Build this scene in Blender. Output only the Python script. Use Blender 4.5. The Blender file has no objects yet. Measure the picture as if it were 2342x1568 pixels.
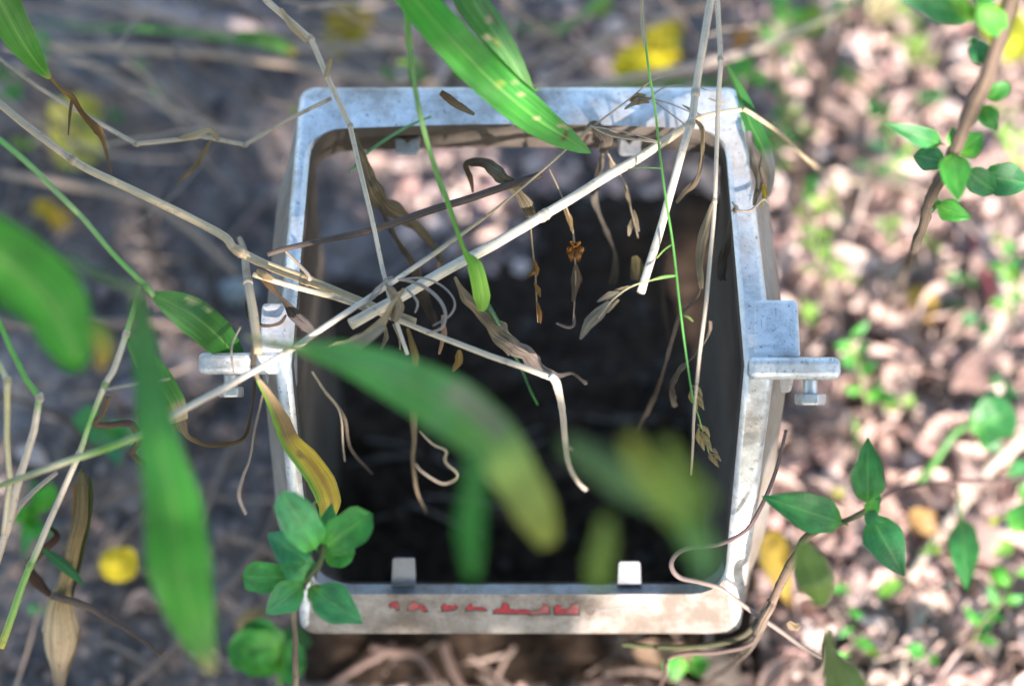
import bpy, math, random
import numpy as np
from mathutils import Vector, Matrix, noise as mnoise

random.seed(7)
rng = np.random.RandomState(11)
S = bpy.context.scene
COL = S.collection

# ------------------------------------------------------------------ camera, sky, sun, exposure
H = 1.04                       # camera height above the soil
PITCH = math.radians(62)       # below the horizon
FWD = Vector((0, math.cos(PITCH), -math.sin(PITCH)))
UPV = Vector((0, math.sin(PITCH), math.cos(PITCH)))
CAM = Vector((0, 0, H))
cam_data = bpy.data.cameras.new('camera')
cam = bpy.data.objects.new('camera', cam_data)
COL.objects.link(cam)
cam.location = CAM
cam.rotation_euler = (math.radians(90) - PITCH, 0, 0)
cam_data.sensor_width = 23.6
cam_data.lens = 50.0
cam_data.clip_start = 0.02
cam_data.clip_end = 400
cam_data.dof.use_dof = True
cam_data.dof.focus_distance = 0.905
cam_data.dof.aperture_fstop = 1.8
cam_data.dof.aperture_blades = 7
S.camera = cam

SUN_EL = math.radians(27)
SUN_AZ = math.radians(18)      # from behind the viewer towards the right
TO_SUN = Vector((math.cos(SUN_EL) * math.sin(SUN_AZ), -math.cos(SUN_EL) * math.cos(SUN_AZ), math.sin(SUN_EL)))
world = bpy.data.worlds.new('World')
S.world = world
world.use_nodes = True
wn = world.node_tree.nodes
wn.clear()
wo = wn.new('ShaderNodeOutputWorld')
wb = wn.new('ShaderNodeBackground')
ws = wn.new('ShaderNodeTexSky')
ws.sky_type = 'NISHITA'
ws.sun_disc = False
ws.sun_elevation = SUN_EL
ws.sun_rotation = math.atan2(TO_SUN.x, TO_SUN.y)
wb.inputs['Strength'].default_value = 0.135
world.node_tree.links.new(ws.outputs[0], wb.inputs['Color'])
world.node_tree.links.new(wb.outputs[0], wo.inputs['Surface'])
sun_data = bpy.data.lights.new('sun', 'SUN')
sun_data.energy = 5.0
sun_data.angle = math.radians(0.55)
sun_data.color = (1.0, 0.88, 0.82)
sun = bpy.data.objects.new('sun', sun_data)
COL.objects.link(sun)
sun.rotation_euler = TO_SUN.to_track_quat('Z', 'Y').to_euler()
sun.location = TO_SUN * 6
S.view_settings.view_transform = 'Standard'
S.view_settings.look = 'None'
S.view_settings.gamma = 1.0
S.view_settings.use_curve_mapping = False
S.view_settings.exposure = 1.85
S.cycles.max_bounces = 7
S.cycles.transparent_max_bounces = 6
S.cycles.use_denoising = True

# ------------------------------------------------------------------ points: a picture position at a real depth
KPX = 23.6 / 50.0 / 2342.0
def ray(x, y):
    return FWD + Vector((1, 0, 0)) * ((x - 1171) * KPX) + UPV * ((784 - y) * KPX)
def c(x, y, d):                 # at depth d along the view axis
    return CAM + ray(x, y) * d
def g(x, y, h=0):               # h millimetres above the soil
    r = ray(x, y)
    return CAM + r * ((h * 0.001 - H) / r.z)
# the roof-shaped rim of the casting: two planes meeting in a ridge
N_UP = Vector((0, 0, 1))
N_LO = Vector((0, -0.848, 0.530)).normalized()
T_LO = Vector((0, -0.530, -0.848)).normalized()
RIDGE = c(1171, 835, 0.89)
def rimdist(x, y, n, h):
    r = ray(x, y)
    return ((RIDGE - CAM).dot(n) + h) / r.dot(n)
def r(x, y, h=0):               # h millimetres above the rim planes of the box
    d1 = rimdist(x, y, N_UP, h * .001); d2 = rimdist(x, y, N_LO, h * .001)
    return CAM + ray(x, y) * max(d1, d2)
def depth_of(p):
    return (p - CAM).dot(FWD)
def px(n, p):                   # n picture pixels as metres at point p
    return n * KPX * depth_of(p)

# ------------------------------------------------------------------ object helpers
def link_mesh(name, verts, faces, mats, parent=None, origin=None, cols=None, st=None, smooth=True, midx=None):
    verts = [Vector(v) for v in verts]
    if origin is None:
        origin = verts[0].copy()
    me = bpy.data.meshes.new(name)
    me.from_pydata([tuple(v - origin) for v in verts], [], faces)
    if not isinstance(mats, (list, tuple)):
        mats = [mats]
    for m in mats:
        me.materials.append(m)
    if midx is not None:
        me.polygons.foreach_set('material_index', midx)
    if cols is not None:
        a = me.attributes.new('Col', 'FLOAT_COLOR', 'POINT')
        a.data.foreach_set('color', np.array([(*q[:3], 1.0) for q in cols], dtype=np.float32).ravel())
    if st is not None:
        a = me.attributes.new('st', 'FLOAT_VECTOR', 'POINT')
        a.data.foreach_set('vector', np.array([(q[0], q[1], q[2] if len(q) > 2 else 0) for q in st], dtype=np.float32).ravel())
    if smooth:
        me.polygons.foreach_set('use_smooth', [True] * len(me.polygons))
    me.update()
    o = bpy.data.objects.new(name, me)
    COL.objects.link(o)
    if parent is not None:
        o.parent = parent
        o.location = origin - world_loc(parent)
    else:
        o.location = origin
    return o
def world_loc(o):
    p = Vector(o.location)
    while o.parent is not None:
        o = o.parent
        p = p + Vector(o.location)
    return p
def tag(o, label=None, cat=None, group=None, kind=None):
    if label: o['label'] = label
    if cat: o['category'] = cat
    if group: o['group'] = group
    if kind: o['kind'] = kind
    return o
def empty(name, loc):
    o = bpy.data.objects.new(name, None)
    o.empty_display_size = 0.02
    COL.objects.link(o)
    o.location = loc
    return o

def lerp(a, b, t):
    return a + (b - a) * t
def mixc(a, b, t):
    return tuple(lerp(a[i], b[i], t) for i in range(3))
def ramp(stops, t):
    if t <= stops[0][0]: return stops[0][1]
    for (t0, c0), (t1, c1) in zip(stops, stops[1:]):
        if t <= t1:
            k = (t - t0) / max(t1 - t0, 1e-6)
            if isinstance(c0, (int, float)): return lerp(c0, c1, k)
            return mixc(c0, c1, k)
    return stops[-1][1]
def resample(pts, vals, seg=6, sharp=False):
    """smooth curve through pts, with vals carried along"""
    P, V = [], []
    n = len(pts)
    for i in range(n - 1):
        p0 = pts[max(i - 1, 0)]; p1 = pts[i]; p2 = pts[i + 1]; p3 = pts[min(i + 2, n - 1)]
        for k in range(seg):
            t = k / seg
            if sharp:
                q = p1.lerp(p2, t)
            else:
                q = 0.5 * ((2 * p1) + (p2 - p0) * t + (2 * p0 - 5 * p1 + 4 * p2 - p3) * t * t + (3 * p1 - p0 - 3 * p2 + p3) * t ** 3)
            P.append(q)
            V.append(lerp(vals[i], vals[i + 1], t))
    P.append(pts[-1].copy()); V.append(vals[-1])
    return P, V
def fit(vals, n):
    if isinstance(vals, (int, float)): return [vals] * n
    if len(vals) == n: return list(vals)
    return [float(np.interp(i / (n - 1), np.linspace(0, 1, len(vals)), vals)) for i in range(n)]
def cumlen(P):
    L = [0.0]
    for a, b in zip(P, P[1:]): L.append(L[-1] + (b - a).length)
    return L

def tube_data(P, R, sides=8, cols=None, rough=0.0, flat=1.0, cap=True):
    V, F, C, ST = [], [], [], []
    L = cumlen(P); tot = max(L[-1], 1e-6)
    up = None
    sd = random.uniform(0, 50)
    for i, p in enumerate(P):
        t = (P[min(i + 1, len(P) - 1)] - P[max(i - 1, 0)])
        t = t.normalized() if t.length > 1e-9 else Vector((0, 0, 1))
        if up is None:
            up = t.orthogonal().normalized()
            vd = (p - CAM).normalized()
            a = t.cross(vd)
            if a.length > 1e-3: up = a.normalized()
        up = (up - t * up.dot(t))
        up = up.normalized() if up.length > 1e-6 else t.orthogonal().normalized()
        w = t.cross(up)
        for k in range(sides):
            a = 2 * math.pi * k / sides
            rr = R[i]
            if rough:
                rr *= 1 + rough * mnoise.noise(Vector((L[i] * 220 + sd, math.cos(a) * 1.3, math.sin(a) * 1.3)))
            V.append(p + (up * math.cos(a) + w * math.sin(a) * flat) * rr)
            C.append(ramp(cols, L[i] / tot) if cols else (1, 1, 1))
            ST.append((L[i], k / sides, sd))
    for i in range(len(P) - 1):
        for k in range(sides):
            a = i * sides + k; b = i * sides + (k + 1) % sides
            F.append((a, b, b + sides, a + sides))
    if cap:
        F.append(tuple(reversed(range(sides))))
        F.append(tuple(range((len(P) - 1) * sides, len(P) * sides)))
    return V, F, C, ST
def stalk(name, pts, rpx, mat, cols, parent=None, seg=6, sides=8, rough=0.08, sharp=False, flat=1.0, wob=0.0):
    rr = fit(rpx, len(pts))
    R0 = [px(q, p) for q, p in zip(rr, pts)]
    P, R = resample(pts, R0, seg, sharp)
    if wob:
        sd = random.uniform(0, 90)
        Lc = cumlen(P)
        P = [p + mnoise.noise_vector(Vector((l * 45 + sd, sd, 0))) * wob for p, l in zip(P, Lc)]
    V, F, C, ST = tube_data(P, R, sides, cols, rough, flat)
    o = link_mesh(name, V, F, mat, parent, P[0], C, ST)
    return o, P, R
def joint(parent, p, t, rad, col, mat):
    """swollen ring of a grass joint"""
    t = t.normalized()
    P = [p - t * rad * 1.3, p - t * rad * .55, p, p + t * rad * .55, p + t * rad * 1.3]
    R = [rad * 1.0, rad * 1.22, rad * 1.16, rad * 1.25, rad * 0.98]
    V, F, C, ST = tube_data(P, R, 10, [(0, col), (.45, mixc(col, (.12, .08, .04), .55)), (1, col)], 0.1)
    return link_mesh('joint', V, F, mat, parent, p, C, ST)

def ribbon(name, pts, wpx, mat, cols, parent=None, seg=8, across=6, fold=0.15, twist=0.0, crumple=0.0, spots=(), edge=None, sharp=False, ragged=0.0):
    """a blade: centre line, widths in picture pixels, folded on its midrib; twist in degrees about its length"""
    ww = fit(wpx, len(pts)); tw = fit(twist, len(pts))
    W0 = [px(q, p) for q, p in zip(ww, pts)]
    P, W = resample(pts, W0, seg, sharp)
    TW = []
    for i in range(len(pts) - 1):
        TW += [lerp(tw[i], tw[i + 1], k / seg) for k in range(seg)]
    TW.append(tw[-1])
    L = cumlen(P); tot = max(L[-1], 1e-6)
    V, F, C, ST = [], [], [], []
    sd = random.uniform(0, 80)
    for i, p in enumerate(P):
        t = (P[min(i + 1, len(P) - 1)] - P[max(i - 1, 0)]).normalized()
        s = t.cross((p - CAM).normalized())
        s = s.normalized() if s.length > 1e-4 else t.orthogonal().normalized()
        n = s.cross(t)
        if n.dot(CAM - p) < 0: n = -n
        Rm = Matrix.Rotation(math.radians(TW[i]), 3, t)
        s = Rm @ s; n = Rm @ n
        u = L[i] / tot
        for k in range(across + 1):
            v = -1 + 2 * k / across
            w = W[i] * .5
            if ragged:
                w *= 1 + ragged * mnoise.noise(Vector((L[i] * 160 + sd, 5 * (1 if v > 0 else -1), 0)))
            q = p + s * v * w - n * (abs(v) * fold * w) * 1.0
            if crumple:
                q += mnoise.noise_vector(Vector((L[i] * 130 + sd, v * 1.3, sd))) * W[i] * crumple
                q += n * math.sin(L[i] * 420 + v * 2 + sd) * W[i] * crumple * .25
                q += n * (abs(mnoise.noise(Vector((L[i] * 60 + sd, v * 4.5, sd)))) - .2) * W[i] * (.25 + crumple)
            else:
                q += n * mnoise.noise(Vector((L[i] * 55 + sd, v * .8 + sd, 0))) * W[i] * .10
            cc = ramp(cols, u)
            if edge is not None:
                k2 = max(0.0, (edge[2] * v - edge[1]) / (1 - edge[1])) if edge[2] else max(0.0, (abs(v) - edge[1]) / (1 - edge[1]))
                cc = mixc(cc, edge[0], min(1, k2 * 1.6))
            for (su, sv, ru, rv, sc) in spots:
                dd = ((u - su) / ru) ** 2 + ((v - sv) / rv) ** 2
                if dd < 1: cc = mixc(cc, sc, min(1, (1 - dd) * 2))
            V.append(q); C.append(cc); ST.append((L[i], v, sd))
    m = across + 1
    for i in range(len(P) - 1):
        for k in range(across):
            a = i * m + k
            F.append((a, a + 1, a + m + 1, a + m))
    return link_mesh(name, V, F, mat, parent, P[0], C, ST)

def leaf(base, tip, wpx, mat, cols, parent=None, name='leaf', roll=0, curl=0.12, shape='ovate', fold=0.18, edge=None, stem=0.08, n=12, across=6, notch=0, blotch=0):
    """an ovate leaf with its stalk between two points"""
    ln = (tip - base).length
    W = px(wpx, (base + tip) * .5)
    t = (tip - base).normalized()
    mid = (base + tip) * .5
    s = t.cross((mid - CAM).normalized()).normalized()
    nn = s.cross(t)
    if nn.dot(CAM - mid) < 0: nn = -nn
    Rm = Matrix.Rotation(math.radians(roll), 3, t)
    s = Rm @ s; nn = Rm @ nn
    V, F, C, ST = [], [], [], []
    sd = random.uniform(0, 90)
    for i in range(n + 1):
        u = i / n
        if u < stem: w = 0.035
        else:
            q = (u - stem) / (1 - stem)
            if shape == 'ovate': w = (math.sin(math.pi * min(1, q ** 0.72)) ** 0.85) * (1 - .10 * q)
            elif shape == 'round': w = math.sqrt(max(0, 1 - (2 * q - 1) ** 2)) ** .8
            elif shape == 'spoon': w = max(0.12 * (1 - q), math.sqrt(max(0, 1 - ((q - .6) / (.6 if q < .6 else .4)) ** 2)) ** 0.9)
            else: w = math.sin(math.pi * q ** .9) ** 1.1
            w = max(w, 0.02)
        bow = math.sin(math.pi * u) * curl * ln
        for k in range(across + 1):
            v = -1 + 2 * k / across
            hw = W * .5 * w
            hw *= 1 + .05 * math.sin(u * 60 + (3 if v > 0 else 0)) + .10 * mnoise.noise(Vector((u * 4, sd, v)))
            p = base + t * ln * u + s * v * hw + nn * (bow - (abs(v) ** 1.3) * fold * hw * -1.0)
            p += nn * mnoise.noise(Vector((u * 3 + sd, v * 1.2, sd))) * W * .09
            if notch and u > .85: p -= t * ln * .1 * (1 - abs(v)) * notch * ((u - .85) / .15)
            cc = ramp(cols, u)
            if edge is not None: cc = mixc(cc, edge[0], max(0, (abs(v) - edge[1]) / (1 - edge[1])))
            if blotch:
                k3 = mnoise.noise(Vector((u * 3.5 + sd, v * 1.6, sd))) * 1.4 + .5 * max(0, abs(v) - .7) + .1
                cc = mixc(cc, BROWN, min(.85, max(0, k3) * blotch))
                p += nn * abs(v) ** 2 * W * .14
            V.append(p); C.append(cc); ST.append((u * ln, v, sd))
    m = across + 1
    for i in range(n):
        for k in range(across):
            a = i * m + k
            F.append((a, a + 1, a + m + 1, a + m))
    return link_mesh(name, V, F, mat, parent, base, C, ST)

# ------------------------------------------------------------------ materials
def new_mat(name):
    m = bpy.data.materials.new(name)
    m.use_nodes = True
    nt = m.node_tree
    nt.nodes.clear()
    out = nt.nodes.new('ShaderNodeOutputMaterial')
    return m, nt, out
def nd(nt, kind, **kw):
    n = nt.nodes.new(kind)
    for k, v in kw.items():
        if k in n.inputs: n.inputs[k].default_value = v
        else: setattr(n, k, v)
    return n
def crampn(nt, src, stops):
    n = nt.nodes.new('ShaderNodeValToRGB')
    while len(n.color_ramp.elements) < len(stops): n.color_ramp.elements.new(0.5)
    for e, (p, q) in zip(n.color_ramp.elements, stops):
        e.position = p
        e.color = (*q, 1) if isinstance(q, tuple) else (q, q, q, 1)
    nt.links.new(src, n.inputs[0])
    return n
def mixn(nt, mode, fac, a, b):
    n = nt.nodes.new('ShaderNodeMix')
    n.data_type = 'RGBA'; n.blend_type = mode
    for sock, v in ((n.inputs[0], fac), (n.inputs[6], a), (n.inputs[7], b)):
        if hasattr(v, 'is_linked') or hasattr(v, 'links'): nt.links.new(v, sock)
        elif isinstance(v, tuple): sock.default_value = (*v, 1)
        else: sock.default_value = v
    return n.outputs[2]

def blade_mat(name, trans=0.35, rough=0.42, vein=0.5, spot=0.0, spotcol=(.55, .5, .35), streak=60.0, gloss=0.5, midrib=.22, gain=1.0, grain=.62, pinnate=False):
    m, nt, out = new_mat(name)
    L = nt.links.new
    col = nd(nt, 'ShaderNodeAttribute', attribute_name='Col')
    st = nd(nt, 'ShaderNodeAttribute', attribute_name='st')
    sep = nd(nt, 'ShaderNodeSeparateXYZ'); L(st.outputs['Vector'], sep.inputs[0])
    mp = nd(nt, 'ShaderNodeMapping'); mp.inputs['Scale'].default_value = (130, 2.2, 1) if pinnate else (30, 9, 1); L(st.outputs['Vector'], mp.inputs[0])
    ns = nd(nt, 'ShaderNodeTexNoise', Scale=1.0, Detail=5.0, Roughness=.6); L(mp.outputs[0], ns.inputs['Vector'])
    v1 = crampn(nt, ns.outputs['Fac'], [(.3, grain), (.7, 1.25)])
    base = mixn(nt, 'MULTIPLY', 1.0, col.outputs['Color'], v1.outputs[0])
    ge = nd(nt, 'ShaderNodeNewGeometry')
    n2 = nd(nt, 'ShaderNodeTexNoise', Scale=55.0, Detail=3.0); L(ge.outputs['Position'], n2.inputs['Vector'])
    v2 = crampn(nt, n2.outputs['Fac'], [(.35, .75), (.65, 1.15)])
    base = mixn(nt, 'MULTIPLY', .8, base, v2.outputs[0])
    if gain != 1.0: base = mixn(nt, 'MULTIPLY', 1.0, base, (gain, gain, gain))
    oi = nd(nt, 'ShaderNodeObjectInfo')
    tone = crampn(nt, oi.outputs['Random'], [(0, (.72, .76, .85)), (.5, (1, 1, .9)), (1, (1.25, 1.12, .8))])
    base = mixn(nt, 'MULTIPLY', .8, base, tone.outputs[0])
    # veins
    if pinnate:
        ay = nd(nt, 'ShaderNodeMath', operation='ABSOLUTE'); L(sep.outputs['Y'], ay.inputs[0])
        k1 = nd(nt, 'ShaderNodeMath', operation='MULTIPLY'); k1.inputs[1].default_value = 3200; L(sep.outputs['X'], k1.inputs[0])
        mu = nd(nt, 'ShaderNodeMath', operation='MULTIPLY_ADD'); mu.inputs[1].default_value = -7; L(ay.outputs[0], mu.inputs[0]); L(k1.outputs[0], mu.inputs[2])
    else:
        mu = nd(nt, 'ShaderNodeMath', operation='MULTIPLY'); mu.inputs[1].default_value = streak; L(sep.outputs['Y'], mu.inputs[0])
    sn = nd(nt, 'ShaderNodeMath', operation='SINE'); L(mu.outputs[0], sn.inputs[0])
    vr = crampn(nt, sn.outputs[0], [(0, .93 if pinnate else .86), (1, 1.03)])
    base = mixn(nt, 'MULTIPLY', vein, base, vr.outputs[0])
    ab = nd(nt, 'ShaderNodeMath', operation='ABSOLUTE'); L(sep.outputs['Y'], ab.inputs[0])
    mr = crampn(nt, ab.outputs[0], [(.03, 1.0), (.085, 0.0)])
    mid = mixn(nt, 'MIX', midrib, base, (.33, .48, .16)) if vein > .3 else base
    if vein > .3: base = mixn(nt, 'MIX', mr.outputs[0], base, mid)
    if spot:
        vo = nd(nt, 'ShaderNodeTexNoise', Scale=150.0, Detail=4.0, Roughness=.7); L(ge.outputs['Position'], vo.inputs['Vector'])
        sp = crampn(nt, vo.outputs['Fac'], [(.70, 0.0), (.78, spot)])
        base = mixn(nt, 'MIX', sp.outputs[0], base, spotcol)
    bs = nd(nt, 'ShaderNodeBsdfPrincipled', Roughness=rough)
    bs.inputs['Specular IOR Level'].default_value = gloss
    L(base, bs.inputs['Base Color'])
    bm = nd(nt, 'ShaderNodeBump', Strength=.05 if pinnate else .25, Distance=.0006); L(sn.outputs[0], bm.inputs['Height'])
    bm2 = nd(nt, 'ShaderNodeBump', Strength=.35, Distance=.001); L(ns.outputs['Fac'], bm2.inputs['Height']); L(bm.outputs[0], bm2.inputs['Normal'])
    L(bm2.outputs[0], bs.inputs['Normal'])
    if trans:
        tr = nd(nt, 'ShaderNodeBsdfTranslucent')
        tc = mixn(nt, 'MULTIPLY', 1.0, base, (1.7, 1.6, .8))
        L(tc, tr.inputs['Color'])
        mx = nd(nt, 'ShaderNodeMixShader'); mx.inputs[0].default_value = trans
        L(bs.outputs[0], mx.inputs[1]); L(tr.outputs[0], mx.inputs[2]); L(mx.outputs[0], out.inputs['Surface'])
    else:
        L(bs.outputs[0], out.inputs['Surface'])
    return m
def stem_mat(name, rough=0.55, streak=.6, bump=.3, gain=1.0):
    m, nt, out = new_mat(name)
    L = nt.links.new
    col = nd(nt, 'ShaderNodeAttribute', attribute_name='Col')
    st = nd(nt, 'ShaderNodeAttribute', attribute_name='st')
    mp = nd(nt, 'ShaderNodeMapping'); mp.inputs['Scale'].default_value = (14, 14, 1); L(st.outputs['Vector'], mp.inputs[0])
    ns = nd(nt, 'ShaderNodeTexNoise', Scale=1.0, Detail=6.0, Roughness=.65); L(mp.outputs[0], ns.inputs['Vector'])
    v1 = crampn(nt, ns.outputs['Fac'], [(.3, .40), (.5, .92), (.72, 1.25)])
    base = mixn(nt, 'MULTIPLY', streak, col.outputs['Color'], v1.outputs[0])
    ge = nd(nt, 'ShaderNodeNewGeometry')
    n2 = nd(nt, 'ShaderNodeTexNoise', Scale=260.0, Detail=4.0, Roughness=.7); L(ge.outputs['Position'], n2.inputs['Vector'])
    v2 = crampn(nt, n2.outputs['Fac'], [(.28, .45), (.42, 1.0), (.7, 1.1)])
    base = mixn(nt, 'MULTIPLY', .75, base, v2.outputs[0])
    if gain != 1.0: base = mixn(nt, 'MULTIPLY', 1.0, base, (gain, gain, gain))
    bs = nd(nt, 'ShaderNodeBsdfPrincipled', Roughness=rough)
    L(base, bs.inputs['Base Color'])
    bm = nd(nt, 'ShaderNodeBump', Strength=bump, Distance=.0008); L(ns.outputs['Fac'], bm.inputs['Height'])
    L(bm.outputs[0], bs.inputs['Normal'])
    L(bs.outputs[0], out.inputs['Surface'])
    return m
M_BLADE = blade_mat('green_blade', .36, .40, .6, spot=.35)
M_LEAF = blade_mat('shrub_leaf', .34, .48, .31, spot=.3, spotcol=(.5, .55, .35), streak=5, midrib=.16, pinnate=True)
M_DRY = blade_mat('dry_leaf', .14, .85, .3, spot=.7, spotcol=(.05, .03, .02), streak=22, gloss=.12, midrib=0, gain=.62, grain=.35)
M_STEM = stem_mat('dry_stem', .6, .6, .4, .80)
M_BARK = stem_mat('bark_stem', .9, 1.0, 1.0, .52)
M_GREEN = stem_mat('green_stem', .45, .5, .2)

def metal_mat(name, base, dirtcol, dirt_lo, dirt_hi, metallic=.55, rough=.42, speck=.5):
    m, nt, out = new_mat(name)
    L = nt.links.new
    tc = nd(nt, 'ShaderNodeNewGeometry')
    n1 = nd(nt, 'ShaderNodeTexNoise', Scale=26.0, Detail=8.0, Roughness=.68); L(tc.outputs['Position'], n1.inputs['Vector'])
    n2 = nd(nt, 'ShaderNodeTexNoise', Scale=420.0, Detail=4.0, Roughness=.7); L(tc.outputs['Position'], n2.inputs['Vector'])
    n3 = nd(nt, 'ShaderNodeTexNoise', Scale=62.0, Detail=8.0, Roughness=.75, Distortion=1.2); L(tc.outputs['Position'], n3.inputs['Vector'])
    d = crampn(nt, n1.outputs['Fac'], [(dirt_lo, 0.0), (dirt_hi, 1.0)])
    v3 = crampn(nt, n3.outputs['Fac'], [(.3, .52), (.52, .96), (.7, 1.12)])
    b = mixn(nt, 'MULTIPLY', .8, base, v3.outputs[0])
    b = mixn(nt, 'MIX', d.outputs[0], b, dirtcol)
    sc = nd(nt, 'ShaderNodeMapping'); sc.inputs['Scale'].default_value = (900, 70, 70); sc.inputs['Rotation'].default_value = (.3, .2, .5); L(tc.outputs['Position'], sc.inputs[0])
    n4 = nd(nt, 'ShaderNodeTexNoise', Scale=1.0, Detail=2.0); L(sc.outputs[0], n4.inputs['Vector'])
    scr = crampn(nt, n4.outputs['Fac'], [(.70, 0.0), (.74, .5)])
    b = mixn(nt, 'MIX', scr.outputs[0], b, (.16, .14, .12))
    sp = crampn(nt, n2.outputs['Fac'], [(.30, speck), (.42, 0.0)])
    b = mixn(nt, 'MIX', sp.outputs[0], b, (.10, .085, .07))
    bs = nd(nt, 'ShaderNodeBsdfPrincipled')
    L(b, bs.inputs['Base Color'])
    me = crampn(nt, d.outputs[0], [(0, metallic), (1, .1)])
    L(me.outputs[0], bs.inputs['Metallic'])
    ro = crampn(nt, n3.outputs['Fac'], [(.3, rough - .08), (.7, rough + .18)])
    L(ro.outputs[0], bs.inputs['Roughness'])
    bm = nd(nt, 'ShaderNodeBump', Strength=.35, Distance=.0006); L(n2.outputs['Fac'], bm.inputs['Height'])
    bm2 = nd(nt, 'ShaderNodeBump', Strength=.25, Distance=.002); L(n3.outputs['Fac'], bm2.inputs['Height']); L(bm.outputs[0], bm2.inputs['Normal'])
    L(bm2.outputs[0], bs.inputs['Normal'])
    L(bs.outputs[0], out.inputs['Surface'])
    return m
M_RIM = metal_mat('weathered_aluminium', (.70, .735, .755), (.25, .215, .175), .43, .66, .66, .40, .75)
M_DUSTY = metal_mat('dusty_stained_aluminium', (.30, .275, .25), (.125, .10, .08), .40, .56, .12, .6, .8)
M_SIDE = metal_mat('dirty_cast_side', (.33, .31, .28), (.19, .155, .12), .38, .66, .25, .55, .5)
M_WORN = metal_mat('flaking_edge_metal', (.36, .38, .42), (.16, .135, .11), .44, .60, .4, .5, .8)
M_TAB_SHADE = metal_mat('shaded_cast_tab', (.19, .20, .215), (.14, .12, .10), .5, .7, .3, .55, .6)  # darker copy for the near tabs, standing in for shade on them
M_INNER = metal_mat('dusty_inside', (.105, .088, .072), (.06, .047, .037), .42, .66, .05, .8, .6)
M_BRIGHT = metal_mat('worn_bare_metal', (.72, .73, .74), (.45, .42, .38), .55, .85, .8, .30, .35)
M_BOLT = metal_mat('zinc_bolt', (.68, .68, .66), (.38, .33, .27), .52, .8, .8, .32, .5)

def soil_mat():
    m, nt, out = new_mat('soil')
    L = nt.links.new
    ge = nd(nt, 'ShaderNodeNewGeometry')
    n1 = nd(nt, 'ShaderNodeTexNoise', Scale=16.0, Detail=8.0, Roughness=.65); L(ge.outputs['Position'], n1.inputs['Vector'])
    n2 = nd(nt, 'ShaderNodeTexNoise', Scale=95.0, Detail=6.0, Roughness=.7); L(ge.outputs['Position'], n2.inputs['Vector'])
    n3 = nd(nt, 'ShaderNodeTexVoronoi', Scale=130.0); L(ge.outputs['Position'], n3.inputs['Vector'])
    a = crampn(nt, n1.outputs['Fac'], [(.30, (.060, .051, .049)), (.48, (.168, .145, .137)), (.68, (.31, .268, .25))])
    b = crampn(nt, n2.outputs['Fac'], [(.30, .30), (.48, .9), (.68, 1.35)])
    cc = mixn(nt, 'MULTIPLY', 1.0, a.outputs[0], b.outputs[0])
    sep = crampn(nt, n3.outputs['Color'], [(.2, .75), (.9, 1.2)])
    cc = mixn(nt, 'MULTIPLY', .7, cc, sep.outputs[0])
    bs = nd(nt, 'ShaderNodeBsdfPrincipled', Roughness=.92)
    bs.inputs['Specular IOR Level'].default_value = .15
    L(cc, bs.inputs['Base Color'])
    bm = nd(nt, 'ShaderNodeBump', Strength=.7, Distance=.004); L(n2.outputs['Fac'], bm.inputs['Height'])
    L(bm.outputs[0], bs.inputs['Normal'])
    L(bs.outputs[0], out.inputs['Surface'])
    return m
M_SOIL = soil_mat()
def plain_mat(name, col, rough=.6, var=.5, scale=300, metallic=0, spec=.5):
    m, nt, out = new_mat(name)
    L = nt.links.new
    ge = nd(nt, 'ShaderNodeNewGeometry')
    n = nd(nt, 'ShaderNodeTexNoise', Scale=float(scale), Detail=4.0); L(ge.outputs['Position'], n.inputs['Vector'])
    v = crampn(nt, n.outputs['Fac'], [(.3, 1 - var), (.7, 1 + var * .3)])
    b = mixn(nt, 'MULTIPLY', 1.0, col, v.outputs[0])
    bs = nd(nt, 'ShaderNodeBsdfPrincipled', Roughness=rough, Metallic=metallic)
    bs.inputs['Specular IOR Level'].default_value = spec
    L(b, bs.inputs['Base Color']); L(bs.outputs[0], out.inputs['Surface'])
    return m
def obj_mat(name, stops, rough=.8, trans=0.0):
    """colour picked per object, with grain"""
    m, nt, out = new_mat(name)
    L = nt.links.new
    oi = nd(nt, 'ShaderNodeObjectInfo')
    rp = crampn(nt, oi.outputs['Random'], stops)
    ge = nd(nt, 'ShaderNodeNewGeometry')
    n = nd(nt, 'ShaderNodeTexNoise', Scale=180.0, Detail=5.0, Roughness=.7); L(ge.outputs['Position'], n.inputs['Vector'])
    v = crampn(nt, n.outputs['Fac'], [(.28, .4), (.5, .95), (.72, 1.2)])
    b = mixn(nt, 'MULTIPLY', 1.0, rp.outputs[0], v.outputs[0])
    bs = nd(nt, 'ShaderNodeBsdfPrincipled', Roughness=rough)
    bs.inputs['Specular IOR Level'].default_value = .25
    L(b, bs.inputs['Base Color'])
    if trans:
        tr = nd(nt, 'ShaderNodeBsdfTranslucent'); L(b, tr.inputs['Color'])
        mx = nd(nt, 'ShaderNodeMixShader'); mx.inputs[0].default_value = trans
        L(bs.outputs[0], mx.inputs[1]); L(tr.outputs[0], mx.inputs[2]); L(mx.outputs[0], out.inputs['Surface'])
    else:
        L(bs.outputs[0], out.inputs['Surface'])
    return m
M_LITTER = obj_mat('dead_leaf_litter', [(0, (.40, .27, .23)), (.3, (.58, .43, .37)), (.75, (.70, .56, .50)), (1, (.24, .16, .14))], .8, .2)
M_CRUMB = stem_mat('soil_crumb', .95, .5, .6)
M_YELLOW = blade_mat('yellow_leaf', .2, .6, .2, spot=.6, spotcol=(.16, .07, .02), streak=9, gloss=.25, midrib=.1, gain=.95, grain=.55, pinnate=True)

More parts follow.
